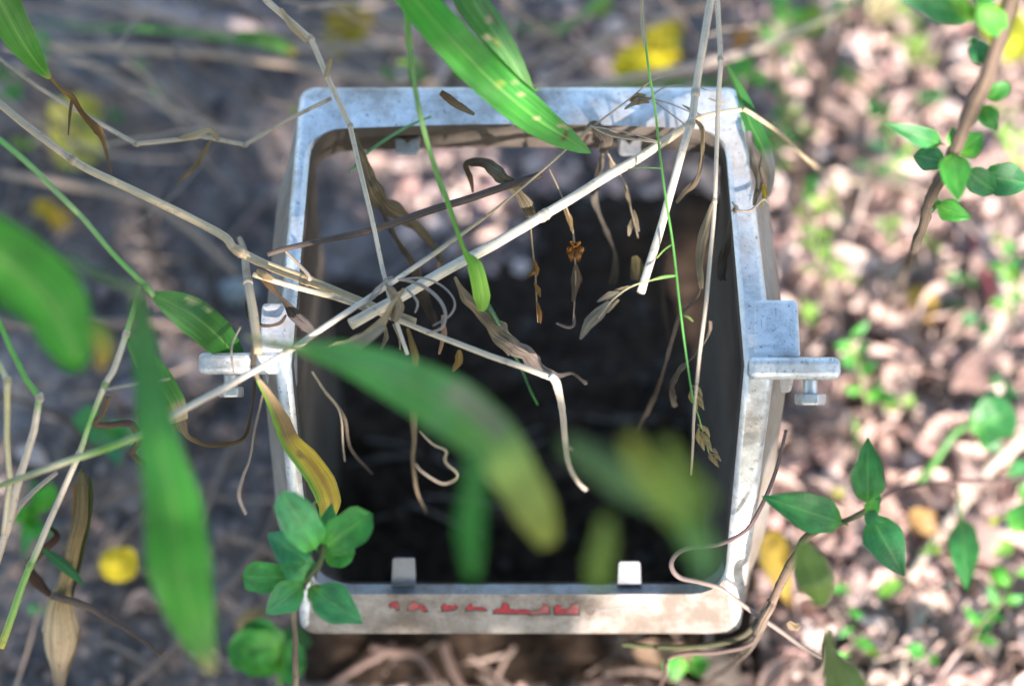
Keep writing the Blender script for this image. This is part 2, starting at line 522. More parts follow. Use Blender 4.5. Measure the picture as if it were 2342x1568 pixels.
# colours
CREAM = (.62, .53, .40); STRAW = (.50, .39, .23); PALE = (.66, .58, .47); TAN = (.36, .26, .15); BROWN = (.16, .10, .065)
DKBR = (.075, .05, .038); GREY = (.30, .26, .22); GRN = (.038, .26, .030); GRN2 = (.055, .33, .022); LIME = (.17, .36, .04)
YEL = (.62, .50, .03); BLUG = (.05, .21, .09); PINK = (.50, .34, .27); ORNG = (.50, .20, .04)

# ------------------------------------------------------------------ the soil
def vnoise(x, y, seed):
    rs = np.random.RandomState(seed)
    T = rs.rand(256, 256)
    xi = np.floor(x).astype(int); yi = np.floor(y).astype(int)
    fx = x - xi; fy = y - yi
    fx = fx * fx * (3 - 2 * fx); fy = fy * fy * (3 - 2 * fy)
    a = T[yi % 256, xi % 256]; b = T[yi % 256, (xi + 1) % 256]; cc = T[(yi + 1) % 256, xi % 256]; d = T[(yi + 1) % 256, (xi + 1) % 256]
    return (a * (1 - fx) + b * fx) * (1 - fy) + (cc * (1 - fx) + d * fx) * fy - .5
def soil_h(x, y):
    x = np.asarray(x, float); y = np.asarray(y, float)
    h = vnoise(x * 11, y * 11, 1) * .016
    h = h + np.abs(vnoise(x * 34 + 5, y * 34, 2)) * .020
    h = h + np.abs(vnoise(x * 85, y * 85 + 9, 3)) * .009
    h = h + vnoise(x * 190, y * 190, 4) * .004
    rough = np.clip((x - .02) / .18, 0, 1) * .55 + .6
    return h * rough - .006
nx, ny = 430, 350
u = np.linspace(-1, 1, nx); v = np.linspace(-1, 1, ny)
gx = .46 * u + 40 * np.sign(u) * np.abs(u) ** 21
gy = .54 + .38 * v + 40 * np.sign(v) * np.abs(v) ** 21
X, Y = np.meshgrid(gx, gy)
Z = soil_h(X, Y) * np.clip(1.6 - np.hypot(X, Y - .54) / 2.0, .15, 1)
gv = np.stack([X, Y, Z], -1).reshape(-1, 3)
idx = np.arange(nx * ny).reshape(ny, nx)
gf = np.stack([idx[:-1, :-1], idx[:-1, 1:], idx[1:, 1:], idx[1:, :-1]], -1).reshape(-1, 4)
me = bpy.data.meshes.new('ground')
me.from_pydata(gv.tolist(), [], gf.tolist())
me.materials.append(M_SOIL)
me.polygons.foreach_set('use_smooth', [True] * len(me.polygons))
ground = bpy.data.objects.new('ground', me)
COL.objects.link(ground)
tag(ground, 'bare grey brown soil with clods', None, None, 'structure')
# near black soil sheet, painting the shade on the box floor
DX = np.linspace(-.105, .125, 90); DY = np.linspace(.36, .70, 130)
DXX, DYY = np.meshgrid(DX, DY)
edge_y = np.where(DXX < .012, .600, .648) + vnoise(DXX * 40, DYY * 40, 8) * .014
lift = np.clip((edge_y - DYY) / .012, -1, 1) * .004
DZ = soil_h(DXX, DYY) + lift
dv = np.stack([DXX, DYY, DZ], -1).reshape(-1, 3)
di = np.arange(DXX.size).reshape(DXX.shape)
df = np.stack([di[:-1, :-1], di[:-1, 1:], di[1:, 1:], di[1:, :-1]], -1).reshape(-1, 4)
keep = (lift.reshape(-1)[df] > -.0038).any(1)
M_SHADE_SOIL = plain_mat('painted_shade_soil', (.040, .028, .020), .95, .6, 120, 0, .08)
md = bpy.data.meshes.new('shade_sheet')
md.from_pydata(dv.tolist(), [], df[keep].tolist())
md.materials.append(M_SHADE_SOIL)
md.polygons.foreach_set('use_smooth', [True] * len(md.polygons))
soil_shade = bpy.data.objects.new('shade_sheet', md)
COL.objects.link(soil_shade)
tag(soil_shade, 'near black soil sheet painting the shade on the floor inside the metal box', None, None, 'structure')
def in_shade_sheet(p):
    return -.1 < p.x < .12 and .36 < p.y < (.597 if p.x < .012 else .645)
def on_soil(x, y, h=0):         # picture position dropped on the lumpy soil
    p = g(x, y, h)
    for _ in range(2):
        p = g(x, y, h + float(soil_h(p.x, p.y)) * 1000)
    return p

# ------------------------------------------------------------------ the cast metal box
LEN = (c(1171, 195, rimdist(1171, 195, N_UP, 0)) - RIDGE).length
N_MID = (N_UP + N_LO).normalized()
def plane_pt(x, t, n=0.0):
    if t >= 0: base = Vector((0, 1, 0)) * t
    else: base = T_LO * (-t)
    if abs(t) < 1e-6: nn = N_MID * (1 / N_MID.dot(N_UP))
    else: nn = N_UP if t > 0 else N_LO
    return Vector((x, RIDGE.y, RIDGE.z)) + base + nn * n
def loop(xl, xr, L, rad, bul, bur, arch=0.0):
    """closed loop of (x, t) round the frame; bul / bur: how far the sides swell at the ridge"""
    pts = []
    K = 6
    def sidex(s, t):
        k = 1 - abs(t) / L
        return (xr + bur * k) if s > 0 else (xl - bul * k)
    tt = [0.0, .25, .5, .75]
    ts = L - rad
    for q in tt: pts.append((sidex(1, q * ts), q * ts))
    for i in range(K + 1):
        a = (math.pi / 2) * i / K
        t = ts + rad * math.sin(a); pts.append((sidex(1, ts) - rad + rad * math.cos(a), t))
    xa, xb = sidex(1, ts) - rad, sidex(-1, ts) + rad
    for i in range(1, 8):
        k = i / 8
        pts.append((lerp(xa, xb, k), L + arch * math.sin(math.pi * k)))
    for i in range(K + 1):
        a = (math.pi / 2) * i / K
        pts.append((sidex(-1, ts) + rad - rad * math.sin(a), ts + rad * math.cos(a)))
    for q in reversed(tt): pts.append((sidex(-1, q * ts), q * ts))
    for q in tt[1:]: pts.append((sidex(-1, -q * ts), -q * ts))
    for i in range(K + 1):
        a = (math.pi / 2) * i / K
        pts.append((sidex(-1, ts) + rad - rad * math.cos(a), -ts - rad * math.sin(a)))
    for i in range(1, 8):
        k = i / 8
        pts.append((lerp(xb, xa, k), -L))
    for i in range(K + 1):
        a = (math.pi / 2) * i / K
        pts.append((sidex(1, ts) - rad + rad * math.sin(a), -ts - rad * math.cos(a)))
    for q in reversed(tt[1:]): pts.append((sidex(1, -q * ts), -q * ts))
    return pts
def bridge(loops, close=False):
    V, F = [], []
    n = len(loops[0])
    for lp in loops: V += lp
    for j in range(len(loops) - 1):
        for k in range(n):
            a = j * n + k; b = j * n + (k + 1) % n
            F.append((a, b, b + n, a + n))
    return V, F
XL, XR = -.0935, .1010
XLI, XRI = -.0872, .0925
LI = LEN - .0205
outer = loop(XL, XR, LEN + .0006, .006, .004, .0075)
inner = loop(XLI, XRI, LI, .017, .0035, .003, arch=.0022)
def chip(i, amp=.0007):
    return amp * mnoise.noise(Vector((i * .9, 3.3, 0)))
def shrink(lp, dx, dt):
    cx = (XL + XR) / 2
    return [(x + (dx if x < cx else -dx), t - math.copysign(dt, t) * (1 if abs(t) > LI - .02 else 0)) for x, t in lp]
R_lip_end = [plane_pt(x, t, -.0105) for x, t in inner]
R_lip_a = [plane_pt(x, t, -.0016) for x, t in inner]
R_in = [plane_pt(x, t, -.0004 + chip(i)) for i, (x, t) in enumerate(shrink(inner, -.0012, -.0012))]
R_in2 = [plane_pt(x, t, 0) for x, t in shrink(inner, -.0022, -.0022)]
R_out0 = [plane_pt(x, t, 0) for x, t in shrink(outer, .0032, .0035)]
R_out1 = [plane_pt(x, t, -.0008) for x, t in shrink(outer, .0012, .0012)]
R_out2 = [plane_pt(x, t, -.0034) for x, t in outer]
box = empty('metal_box', Vector((.004, RIDGE.y, 0)))
tag(box, 'open weathered cast metal box standing in soil, with bolted lugs', 'metal box')
def box_part(name, V, F, mat, smooth=True, parent=None, midx=None):
    org = sum((Vector(q) for q in V), Vector()) / len(V)
    return link_mesh(name, V, F, mat, parent or box, org, None, None, smooth, midx)
V, F = bridge([R_in2, R_out0, R_out1, R_out2])
tl = [t for x, t in shrink(inner, -.0022, -.0022)]
rim = box_part('rim', V, F, [M_RIM, M_DUSTY], True, None, [1 if tl[k % len(tl)] < -(LI - .012) and tl[(k + 1) % len(tl)] < -(LI - .012) else 0 for k in range(len(F))])
V, F = bridge([R_lip_a, R_in, R_in2])
box_part('worn_edge', V, F, M_BRIGHT)
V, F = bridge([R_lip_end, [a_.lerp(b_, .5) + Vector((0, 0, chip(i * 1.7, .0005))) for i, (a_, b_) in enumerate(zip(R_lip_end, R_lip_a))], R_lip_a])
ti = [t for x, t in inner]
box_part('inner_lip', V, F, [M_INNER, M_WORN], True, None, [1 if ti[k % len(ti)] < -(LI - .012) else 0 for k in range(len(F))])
def down(p, t, x, far_len, near=True):
    """foot of the wall under a rim point"""
    k = min(1, max(0, -t / LEN))
    d = Vector((0, .08 + .36 * k, -1)).normalized()
    full = (p.z + .012) / -d.z
    kk = 0 if t < LI - .03 else min(1, (t - (LI - .03)) / .02)
    return d * lerp(full, far_len, kk)
cx = .004
# outer side: flared skirt, then a wall down to the soil
sk = []
for (x, t), p in zip(outer, R_out2):
    side = max(0, 1 - max(0, abs(t) - (LEN - .012)) / .012)
    s = 1 if x > cx else -1
    fl = (.0095 if s < 0 else .0105) * side
    q = plane_pt(x, t, -.030)
    q.x += s * fl
    if t > LEN - .012: q = p + Vector((0, 0, -.026))
    if t < -(LEN - .012):
        k = min(1, (-t - (LEN - .012)) / .012)
        q = q.lerp(p + (N_LO * -.024) + T_LO * -.002, k)
    sk.append(q)
foot = [q + down(q, t, x, .004) for (x, t), q in zip(outer, sk)]
V, F = bridge([R_out2, [a.lerp(b, .5) for a, b in zip(R_out2, sk)], sk, foot])
box_part('outer_wall', V, F, M_SIDE)
# inner side
st_ = []
for (x, t), p in zip(inner, R_lip_end):
    s = 1 if x > cx else -1
    st_.append(p + Vector((s * .002, 0, 0)) + (Vector((0, .002, 0)) if t > 0 else T_LO * .002))
footi = [q + down(q, t, x, .016) for (x, t), q in zip(inner, st_)]
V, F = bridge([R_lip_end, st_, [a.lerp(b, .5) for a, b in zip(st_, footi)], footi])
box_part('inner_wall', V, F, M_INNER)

def hexa(P8):
    F = [(0, 1, 2, 3), (7, 6, 5, 4), (0, 4, 5, 1), (1, 5, 6, 2), (2, 6, 7, 3), (3, 7, 4, 0)]
    return P8, F
def bevel(o, w=.0012, seg=3):
    m = o.modifiers.new('bevel', 'BEVEL'); m.width = w; m.segments = seg; m.limit_method = 'ANGLE'
    o.data.polygons.foreach_set('use_smooth', [False] * len(o.data.polygons))
    return o
def slab(name, x0, x1, y0, y1, d, depth, mat, parent, x0b=None, x1b=None, bw=.0012):
    """plate seen edge-on: picture outline at depth d, running away from the viewer"""
    A = [c(x0, y0, d), c(x1, y0, d), c(x1, y1, d), c(x0, y1, d)]
    back = FWD * depth
    B = [q + back for q in A]
    P8 = [A[0], A[3], A[2], A[1], B[0], B[3], B[2], B[1]]
    V, F = hexa(P8)
    return bevel(box_part(name, V, F, mat, True, parent), bw)
def bolt(parent, xc, y0, y1, y2, wsh, whd, d):
    ax = -UPV
    a = c(xc, y0, d); b = c(xc, y1, d); e = c(xc, y2, d)
    rs = px(wsh / 2, a); rh = px(whd / 2, a)
    P = [a.lerp(b, k / 16) for k in range(17)]; V, F, C_, S_ = tube_data(P, [rs * (1.0 if k % 2 else .90) for k in range(17)], 14)
    o = box_part('bolt', V, F, M_BOLT, True, parent)
    w = px(12, a)
    P = [b, b + (e - b) * .12, e - (e - b) * .15, e]
    V, F, C_, S_ = tube_data(P, [rh * .92, rh, rh, rh * .88], 6)
    hd = box_part('bolt_head', V, F, M_BOLT, False, parent)
    bevel(hd, .0006, 2)
    return o
lug = slab('mounting_lug', 1712, 1925, 817, 868, .886, .026, M_RIM, box, bw=.0028)
bolt(lug, 1853, 868, 900, 926, 36, 72, .892)
lug2 = slab('mounting_lug', 452, 657, 806, 856, .892, .026, M_RIM, box, bw=.0024)
bolt(lug2, 528, 856, 884, 908, 34, 60, .900)
def gusset(x0, x1, xt, y0, y1):
    A = [r(x0, y1, .6), r(x1, y1, .6), r(xt, y0, .6), r(x0, y0, .6)]
    B = [q + Vector((0, 0, -.035)) for q in A]
    V, F = hexa([A[0], A[1], A[2], A[3], B[0], B[1], B[2], B[3]])
    return bevel(box_part('gusset', V, F, M_RIM), .002, 3)
gusset(1722, 1832, 1826, 682, 814)
gusset(664, 592, 598, 690, 803)
def clip(x0, x1, y0, y1, notch, y_top):
    # a thin lug hanging inside the frame, with a V notch
    if notch:
        a, b = lambda x, y: r(x, y, -11), None
        pts = [(x0, y0), (x0 + 4, y1 - 6), (x0 + 10, y1), (x1 - 10, y1), (x1 - 2, y1 - 8), (x1, y0), ((x0 * .35 + x1 * .65), y0 + 6), ((x0 + x1) / 2, y0 + 16), ((x0 * .65 + x1 * .35), y0 + 6)]
        A = [r(x, y, -12) for x, y in pts]
        bk = FWD * .004
    else:
        pts = [(x0, y1), (x1, y1), (x1 - 2, y0 + 4), (x1 - 5, y0), (x0 + 6, y0), (x0 + 2, y0 + 4)]
        A = [r(x, y, -7) for x, y in pts]
        bk = FWD * .004
    B = [q + bk for q in A]
    n = len(A)
    V = A + B
    F = [tuple(range(n)), tuple(reversed(range(n, 2 * n)))] + [(k, n + k, n + (k + 1) % n, (k + 1) % n) for k in range(n)]
    return bevel(box_part('retaining_tab', V, F, M_RIM if notch else M_TAB_SHADE), .0006, 2)
clip(902, 960, 312, 352, True, 300)
clip(1411, 1467, 314, 355, True, 300)
clip(895, 951, 1275, 1334, False, 0)
clip(1411, 1467, 1283, 1338, False, 0)
# worn red letters on the near face of the rim, only their lower halves left
M_RED = metal_mat('worn_red_paint', (.32, .014, .024), (.24, .19, .155), .50, .62, 0.0, .6, .5)
M_INK = metal_mat('black_outline_paint', (.03, .027, .027), (.24, .19, .155), .52, .66, 0.0, .6, .6)
M_GREYINK = plain_mat('faded_grey_print', (.28, .28, .28), .7, .4, 900)
def lo_pt(x, y, h):
    return CAM + ray(x, y) * rimdist(x, y, N_LO, h)
def decal(name, polys, mat, h, parent):
    V, F = [], []
    for poly in polys:
        k = len(V)
        V += [lo_pt(x, y, h) for x, y in poly]
        F.append(tuple(range(k, k + len(poly))))
    return box_part(name, V, F, mat, False, parent)
letters = [
 [[(891, 1379), (909, 1375), (912, 1392), (905, 1394), (902, 1386), (893, 1388)]],
 [[(940, 1378), (948, 1374), (958, 1383), (968, 1384), (977, 1396), (966, 1397), (957, 1390), (948, 1395), (934, 1395), (934, 1389)]],
 [[(1011, 1383), (1018, 1380), (1022, 1387), (1029, 1384), (1035, 1388), (1042, 1381), (1045, 1388), (1036, 1394), (1013, 1396)]],
 [[(1067, 1389), (1078, 1378), (1081, 1388), (1110, 1390), (1111, 1395), (1084, 1394), (1067, 1396)]],
 [[(1131, 1393), (1148, 1392), (1150, 1378), (1163, 1381), (1163, 1393), (1179, 1394), (1179, 1402), (1131, 1401)]],
 [[(1180, 1396), (1200, 1394), (1214, 1398), (1214, 1403), (1180, 1402)], [(1213, 1399), (1236, 1396), (1243, 1381), (1254, 1386), (1257, 1402), (1213, 1404)]],
 [[(1269, 1385), (1284, 1384), (1284, 1393), (1302, 1393), (1304, 1382), (1323, 1381), (1322, 1404), (1270, 1403)]],
]
for polys in letters:
    cxs = [sum(p[0] for p in q) / len(q) for q in polys]; cys = [sum(p[1] for p in q) / len(q) for q in polys]
    big = [[(lerp(mx, x, 1.10) + (2 if x > mx else -2), lerp(my, y, 1.1) + 2.0) for x, y in q] for q, mx, my in zip(polys, cxs, cys)]
    o = decal('letter', [[(x, y - 1) for x, y in q] for q in polys], M_RED, .00035, box)
    decal('outline', big, M_INK, .00018, o)
ring = []
for k in range(14):
    a0 = 2 * math.pi * k / 14; a1 = 2 * math.pi * (k + 1) / 14
    ring.append([(1350 + 11 * math.cos(a0), 1395 + 10 * math.sin(a0)), (1350 + 11 * math.cos(a1), 1395 + 10 * math.sin(a1)), (1350 + 8 * math.cos(a1), 1395 + 7 * math.sin(a1)), (1350 + 8 * math.cos(a0), 1395 + 7 * math.sin(a0))])
ring.append([(1345, 1398), (1354, 1395), (1357, 1404), (1346, 1406)])
decal('registered_mark', ring, M_INK, .0003, box)
fine = []
for k, xx in enumerate(range(1368, 1440, 8)):
    yy = 1393 - k * .8
    fine.append([(xx, yy), (xx + 5, yy - 1), (xx + 5, yy + .8), (xx, yy + 1.6)])
    fine.append([(xx + 1, yy + 3.2), (xx + 4.5, yy + 2.4), (xx + 4.5, yy + 4.0), (xx + 1, yy + 4.8)])
    if k % 2: fine.append([(xx, yy), (xx + 1.6, yy), (xx + 1.6, yy + 5), (xx, yy + 5)])
decal('small_print', fine, M_GREYINK, .0003, box)

# ------------------------------------------------------------------ leaves added out of view, placed to shade the box and soil
AX_A = Vector((math.cos(SUN_AZ), math.sin(SUN_AZ), 0))
AX_B = TO_SUN.cross(AX_A).normalized()
if AX_B.z < 0: AX_B = -AX_B
def shade(a, b):  # leaf density shaped by hand to set where the shade falls
    w = mnoise.noise(Vector((a * 16, b * 16, 1.7)))
    if b > .44 and a < .03: return .99
    if b > .375 and a < .27: return .92 if a < .18 else .6
    if b > .375: return .25 + .4 * (w > .1)
    if .258 < b < .335 and .236 < a < .335: return .96
    if a < .045 + .025 * w: return .97
    if .286 < b < .303 and .142 < a < .166: return .97
    if .298 <= b < .312 and a < .085: return .95
    if .245 < b < .298 and a < .135: return .88 if mnoise.noise(Vector((a * 45, b * 60, 9.1))) > -.12 else .1
    if b < .225 and a < .17: return .6
    if b < .205 and a < .28: return .25 + .5 * (w > .05)
    if .235 < b < .315 and .09 < a < .30: return 0.0
    if b > .315 and a < .40: return .95
    if b > .298 and a < .105: return .95
    return .14 if w > .2 else .03
M_SHADE_CANOPY = blade_mat('canopy_leaf', .2, .5, .4)
shade_tree = empty('shade_tree', TO_SUN * 1.5 + Vector((.35, -.45, 0)))
shade_tree.location.z = 0
tag(shade_tree, 'unseen leafy foliage added to dapple and shade the metal box', 'shade_tree')
Vc, Fc, Cc, Sc = [], [], [], []
def canopy_leaf(p, size):
    nrm = (TO_SUN + Vector((random.gauss(0, .35), random.gauss(0, .35), random.gauss(0, .35)))).normalized()
    t = nrm.orthogonal().normalized()
    t = Matrix.Rotation(random.uniform(0, 6.28), 3, nrm) @ t
    s = nrm.cross(t)
    k = len(Vc)
    prof = [(0, .02), (.2, .36), (.5, .5), (.78, .32), (1, .02)]
    col = mixc((.03, .13, .03), (.07, .20, .035), random.random())
    for (u_, w_) in prof:
        for v_ in (-1, 1):
            Vc.append(p + t * (u_ - .5) * size + s * v_ * w_ * size * .62 + nrm * (u_ - .5) ** 2 * size * -.3)
            Cc.append(col); Sc.append((u_ * size, v_, k))
    for i in range(4):
        a = k + 2 * i
        Fc.append((a, a + 1, a + 3, a + 2))
step = .024
na, nb = int(1.5 / step), int(.95 / step)
for i in range(na):
    for j in range(nb):
        a = -.62 + i * step; b = -.10 + j * step
        a += random.uniform(-.6, .6) * step; b += random.uniform(-.6, .6) * step
        if random.random() > shade(a, b): continue
        for rep in range(2 if shade(a, b) > .85 else 1):
            p = AX_A * (a + random.uniform(-.01, .01) * rep) + AX_B * (b + random.uniform(-.01, .01) * rep) + TO_SUN * random.uniform(1.15, 2.0)
            canopy_leaf(p, random.uniform(.035, .058))
def sky_block_leaf(p, size):
    nrm = Vector((random.gauss(0, .5), random.gauss(0, .5), 1)).normalized()
    t = Matrix.Rotation(random.uniform(0, 6.28), 3, nrm) @ nrm.orthogonal().normalized()
    s = nrm.cross(t); k = len(Vc)
    col = mixc((.03, .12, .025), (.06, .18, .03), random.random())
    for (u_, w_) in [(0, .03), (.3, .5), (.7, .42), (1, .02)]:
        for v_ in (-1, 1):
            Vc.append(p + t * (u_ - .5) * size + s * v_ * w_ * size * .62 - nrm * (u_ - .5) ** 2 * size * .3)
            Cc.append(col); Sc.append((u_ * size, v_, k))
    for i in range(3):
        q = k + 2 * i
        Fc.append((q, q + 1, q + 3, q + 2))
for k in range(5200):  # overhead leaves added out of view to keep skylight out of the box
    x, y = random.uniform(-1.9, 1.9), random.uniform(-2.2, .25)
    if mnoise.noise(Vector((x * 2.2, y * 2.2, 4))) < -.28: continue
    p = Vector((x, y, random.uniform(1.75, 2.5)))
    q = p - TO_SUN * (p.z / TO_SUN.z)
    if -.45 < q.x < .6 and .1 < q.y < 1.1: continue
    sky_block_leaf(p, random.uniform(.07, .13))
fol = link_mesh('shade_tree_foliage', Vc, Fc, M_SHADE_CANOPY, shade_tree, Vector(shade_tree.location), Cc, Sc)
fol['kind'] = 'stuff'
root = Vector(shade_tree.location)
shade_crownc = AX_A * .0 + AX_B * .35 + TO_SUN * 1.6
pts = [root + Vector((.1, -.35, -.05)), root + Vector((.08, -.34, .35)), root.lerp(shade_crownc, .7) + Vector((.05, -.3, .3)), shade_crownc + Vector((-.1, -.35, .3)), shade_crownc + Vector((-.5, -.3, .55))]
def wood(name, pts, rad, parent):
    P, R = resample(pts, rad, 6)
    V, F, C, ST = tube_data(P, R, 9, [(0, (.12, .085, .06)), (1, (.15, .11, .075))], .15)
    return link_mesh(name, V, F, M_BARK, parent, P[0], C, ST)
wood('shade_tree_trunk', pts, [.05, .042, .032, .022, .012], shade_tree)
for k in range(7):
    a = random.uniform(-.5, .3); b = random.uniform(.1, .6)
    q = AX_A * a + AX_B * b + TO_SUN * random.uniform(1.5, 1.9)
    s0 = pts[2].lerp(pts[3], random.random())
    wood('shade_tree_limb', [s0, s0.lerp(q, .5) + Vector((0, 0, .05)), q], [.012, .008, .003], shade_tree)

# ------------------------------------------------------------------ litter on the soil
def curled_leaf_mesh(k):
    rs = random.Random(100 + k)
    ln = 1.0; w = rs.uniform(.32, .6)
    V, F = [], []
    n, m = 8, 5
    bend = rs.uniform(-1.4, 1.4); roll_ = rs.uniform(.2, 1.3)
    for i in range(n + 1):
        u_ = i / n
        hw = w * .5 * max(.03, math.sin(math.pi * u_ ** .8))
        for j in range(m):
            v_ = -1 + 2 * j / (m - 1)
            z = math.sin(u_ * math.pi) * bend * .16 + abs(v_) ** 1.5 * roll_ * hw * .9
            z += .06 * mnoise.noise(Vector((u_ * 5 + k * 9, v_ * 2, k)))
            V.append(((u_ - .5) * ln, v_ * hw * (1 - .25 * roll_), z))
    for i in range(n):
        for j in range(m - 1):
            a = i * m + j
            F.append((a, a + 1, a + m + 1, a + m))
    me = bpy.data.meshes.new('fallen_leaf')
    me.from_pydata(V, [], F)
    me.materials.append(M_LITTER)
    me.polygons.foreach_set('use_smooth', [True] * len(me.polygons))
    return me
protos = [curled_leaf_mesh(k) for k in range(9)]
def surf_n(x, y):
    e = .008
    return Vector((float(soil_h(x - e, y) - soil_h(x + e, y)), float(soil_h(x, y - e) - soil_h(x, y + e)), 2 * e)).normalized()
def drop_leaf(x, y, size, label, group):
    o = bpy.data.objects.new('fallen_leaf', random.choice(protos))
    COL.objects.link(o)
    o.location = (x, y, float(soil_h(x, y)) + size * .10)
    q = surf_n(x, y).to_track_quat('Z', 'Y').to_matrix() @ Matrix.Rotation(random.uniform(0, 6.28), 3, 'Z') @ Matrix.Rotation(random.uniform(-.6, .6), 3, 'X') @ Matrix.Rotation(random.uniform(-.35, .35), 3, 'Y')
    o.rotation_euler = q.to_euler()
    o.scale = (size, size, size)
    tag(o, label, 'dead leaf', group)
def where(x, y):
    if x < 1700: return 'below the near rim of the box'
    if y < 520: return 'beneath the woody shrub' if x > 1990 else 'beside the far right corner of the box'
    if y < 950: return 'around the red stem' if x > 2080 else 'beside the right lug'
    if y < 1330: return 'beside the thick pale straw' if x > 2060 else 'around the four leaved sprig'
    return 'below the broad pale strip' if x > 1960 else 'around the vines at the near right corner'
def in_box(p, pad=.0):
    return -.115 - pad < p.x < .125 + pad and .36 < p.y < .60 + pad
cnt = 0
while cnt < 285:
    x, y = random.uniform(1150, 2380), random.uniform(-40, 1600)
    if x < 1700 and y < 1440: continue
    p = g(x, y)
    if in_box(p): continue
    drop_leaf(p.x, p.y, random.uniform(.014, .034) * (1.25 if random.random() < .2 else 1), 'pale curled dead leaf in the sunlit litter ' + where(x, y), 'dead leaves in the sunlit litter')
    cnt += 1
cnt = 0
while cnt < 15:
    x, y = random.uniform(1830, 2330), random.uniform(120, 1540)
    p = g(x, y)
    drop_leaf(p.x, p.y, random.uniform(.040, .056), 'large pale dead leaf in the sunlit litter ' + where(x, y), 'large dead leaves in the sunlit litter')
    cnt += 1
cnt = 0
while cnt < 26:
    x, y = random.uniform(-20, 1650), random.uniform(-20, 1600)
    p = g(x, y)
    if in_box(p): continue
    if x > 650 and 180 < y < 1440: continue
    drop_leaf(p.x, p.y, random.uniform(.012, .024), 'brown dead leaf lying on the shaded bare soil', 'dead leaves on the shaded soil')
    cnt += 1
cnt = 0
while cnt < 16:
    x, y = random.uniform(820, 1640), random.uniform(320, 600)
    p = g(x, y)
    if in_shade_sheet(p): continue
    drop_leaf(p.x, p.y, random.uniform(.014, .026), 'dead leaf on the soil seen through the far part of the opening', 'dead leaves inside the box')
    cnt += 1
# crumbs, chips and bits too many to count
Vl, Fl, Cl, Sl = [], [], [], []
def chip_at(p, size, col, flat):
    k = len(Vl)
    R_ = Matrix.Rotation(random.uniform(0, 6.28), 3, 'Z') @ Matrix.Rotation(random.gauss(0, .4), 3, 'X') @ Matrix.Rotation(random.gauss(0, .4), 3, 'Y')
    base = [(1, 0, 0), (.3, .8, .1), (-.7, .55, 0), (-.9, -.4, 0), (.1, -.85, .05), (0, 0, .75), (0, 0, -.6)]
    for b in base:
        q = Vector(b) * size * random.uniform(.7, 1.2)
        q.z *= flat
        Vl.append(p + R_ @ q); Cl.append(col); Sl.append((b[0] * size + k * .01, b[1], k))
    for i in range(5):
        j = (i + 1) % 5
        Fl.append((k + i, k + j, k + 5)); Fl.append((k + j, k + i, k + 6))
pal = [(.46, .33, .29), (.60, .45, .40), (.28, .19, .175), (.09, .068, .062), (.68, .55, .49), (.42, .27, .24), (.55, .40, .36)]
for k in range(19000):
    x, y = random.uniform(-700, 3300), random.uniform(-250, 1900)
    if x < 900 and random.random() < .55: continue
    p = g(x, y)
    s = random.choice([.0015, .002, .0025, .0032, .0045, .0065]) * random.uniform(.7, 1.3)
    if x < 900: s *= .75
    elif x > 1780: s *= 1.3
    p.z = float(soil_h(p.x, p.y)) + s * .25
    col = random.choice(pal)
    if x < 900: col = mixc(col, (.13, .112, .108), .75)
    if in_shade_sheet(p):
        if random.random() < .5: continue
        col = mixc((.02, .017, .015), (.05, .042, .036), random.random())  # crumbs on the sheet darkened to the same painted shade
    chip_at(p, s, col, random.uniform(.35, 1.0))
lit = link_mesh('soil_crumbs', Vl, Fl, M_CRUMB, None, Vector((0, .54, 0)), Cl, Sl, smooth=False)
tag(lit, 'crumbs and chips of soil, bark and leaf scattered over the ground', None, None, 'stuff')

# straws and twigs lying on the ground
def lying(pts, rpx, col, label, cat='straw', group=None, name='straw', mat=None, lift=4, rough=.15, wob=.0015):
    P = [on_soil(x, y, lift + (q[0] if q else 0)) for x, y, *q in pts]
    o, _, _ = stalk(name, P, rpx, mat or M_STEM, [(0, col), (1, mixc(col, BROWN, .15))], None, 6, 7, rough, wob=wob)
    tag(o, label, cat, group)
    return o
lying([(2342, 985), (2250, 1090), (2165, 1195), (2080, 1320)], [14, 15, 14, 12], PALE, 'thick pale straw slanting beside the hanging green leaf at the right')
lying([(2170, 1330), (2110, 1400), (2070, 1480), (2050, 1568)], [17, 14, 11, 9], PALE, 'broad pale dry strip below the thick slanting straw')
lying([(2330, 690), (2255, 770), (2205, 870)], [12, 15, 16], (.62, .52, .42), 'stubby bleached stick right of the sunlit yellow leaf')
lying([(2010, 630), (2110, 610), (2215, 600)], [12, 14, 10], (.62, .52, .42), 'short bleached stick lying level left of the red stem')
lying([(2225, 535), (2250, 620), (2272, 700)], [9, 9, 8], (.40, .06, .075), 'smooth red stem lying in the sunlit litter', 'stem', None, 'red_stem', M_GREEN, 8)
lying([(850, 1480), (905, 1490), (960, 1500), (1000, 1568)], [9, 12, 11, 9], (.40, .27, .22), 'knobbly pinkish root forking below the box', 'root', None, 'root', M_BARK, 8, .35)
lying([(700, 1610), (790, 1540), (860, 1500), (900, 1475)], [6, 8, 9, 9], (.36, .25, .21), 'pinkish root running down to the lower edge below the red letters', 'root', None, 'root', M_BARK, 8, .3)
lying([(1010, 1470), (1030, 1510), (1060, 1568)], [10, 12, 9], (.40, .27, .22), 'short stout root under the middle of the near rim', 'root', None, 'root', M_BARK, 8, .35)
lying([(1380, 1540), (1480, 1535), (1620, 1580)], [7, 8, 7], (.42, .31, .25), 'pale root crossing below the grey small print', 'root', None, 'root', M_BARK, 8, .2)
lying([(300, 1568), (400, 1480), (480, 1395), (560, 1300), (620, 1200), (660, 1100)], [6, 6, 6, 6, 6, 5], (.26, .20, .165), 'long grey straw on shaded soil behind the broad vertical leaf', 'straw', None, 'straw', None, 6)
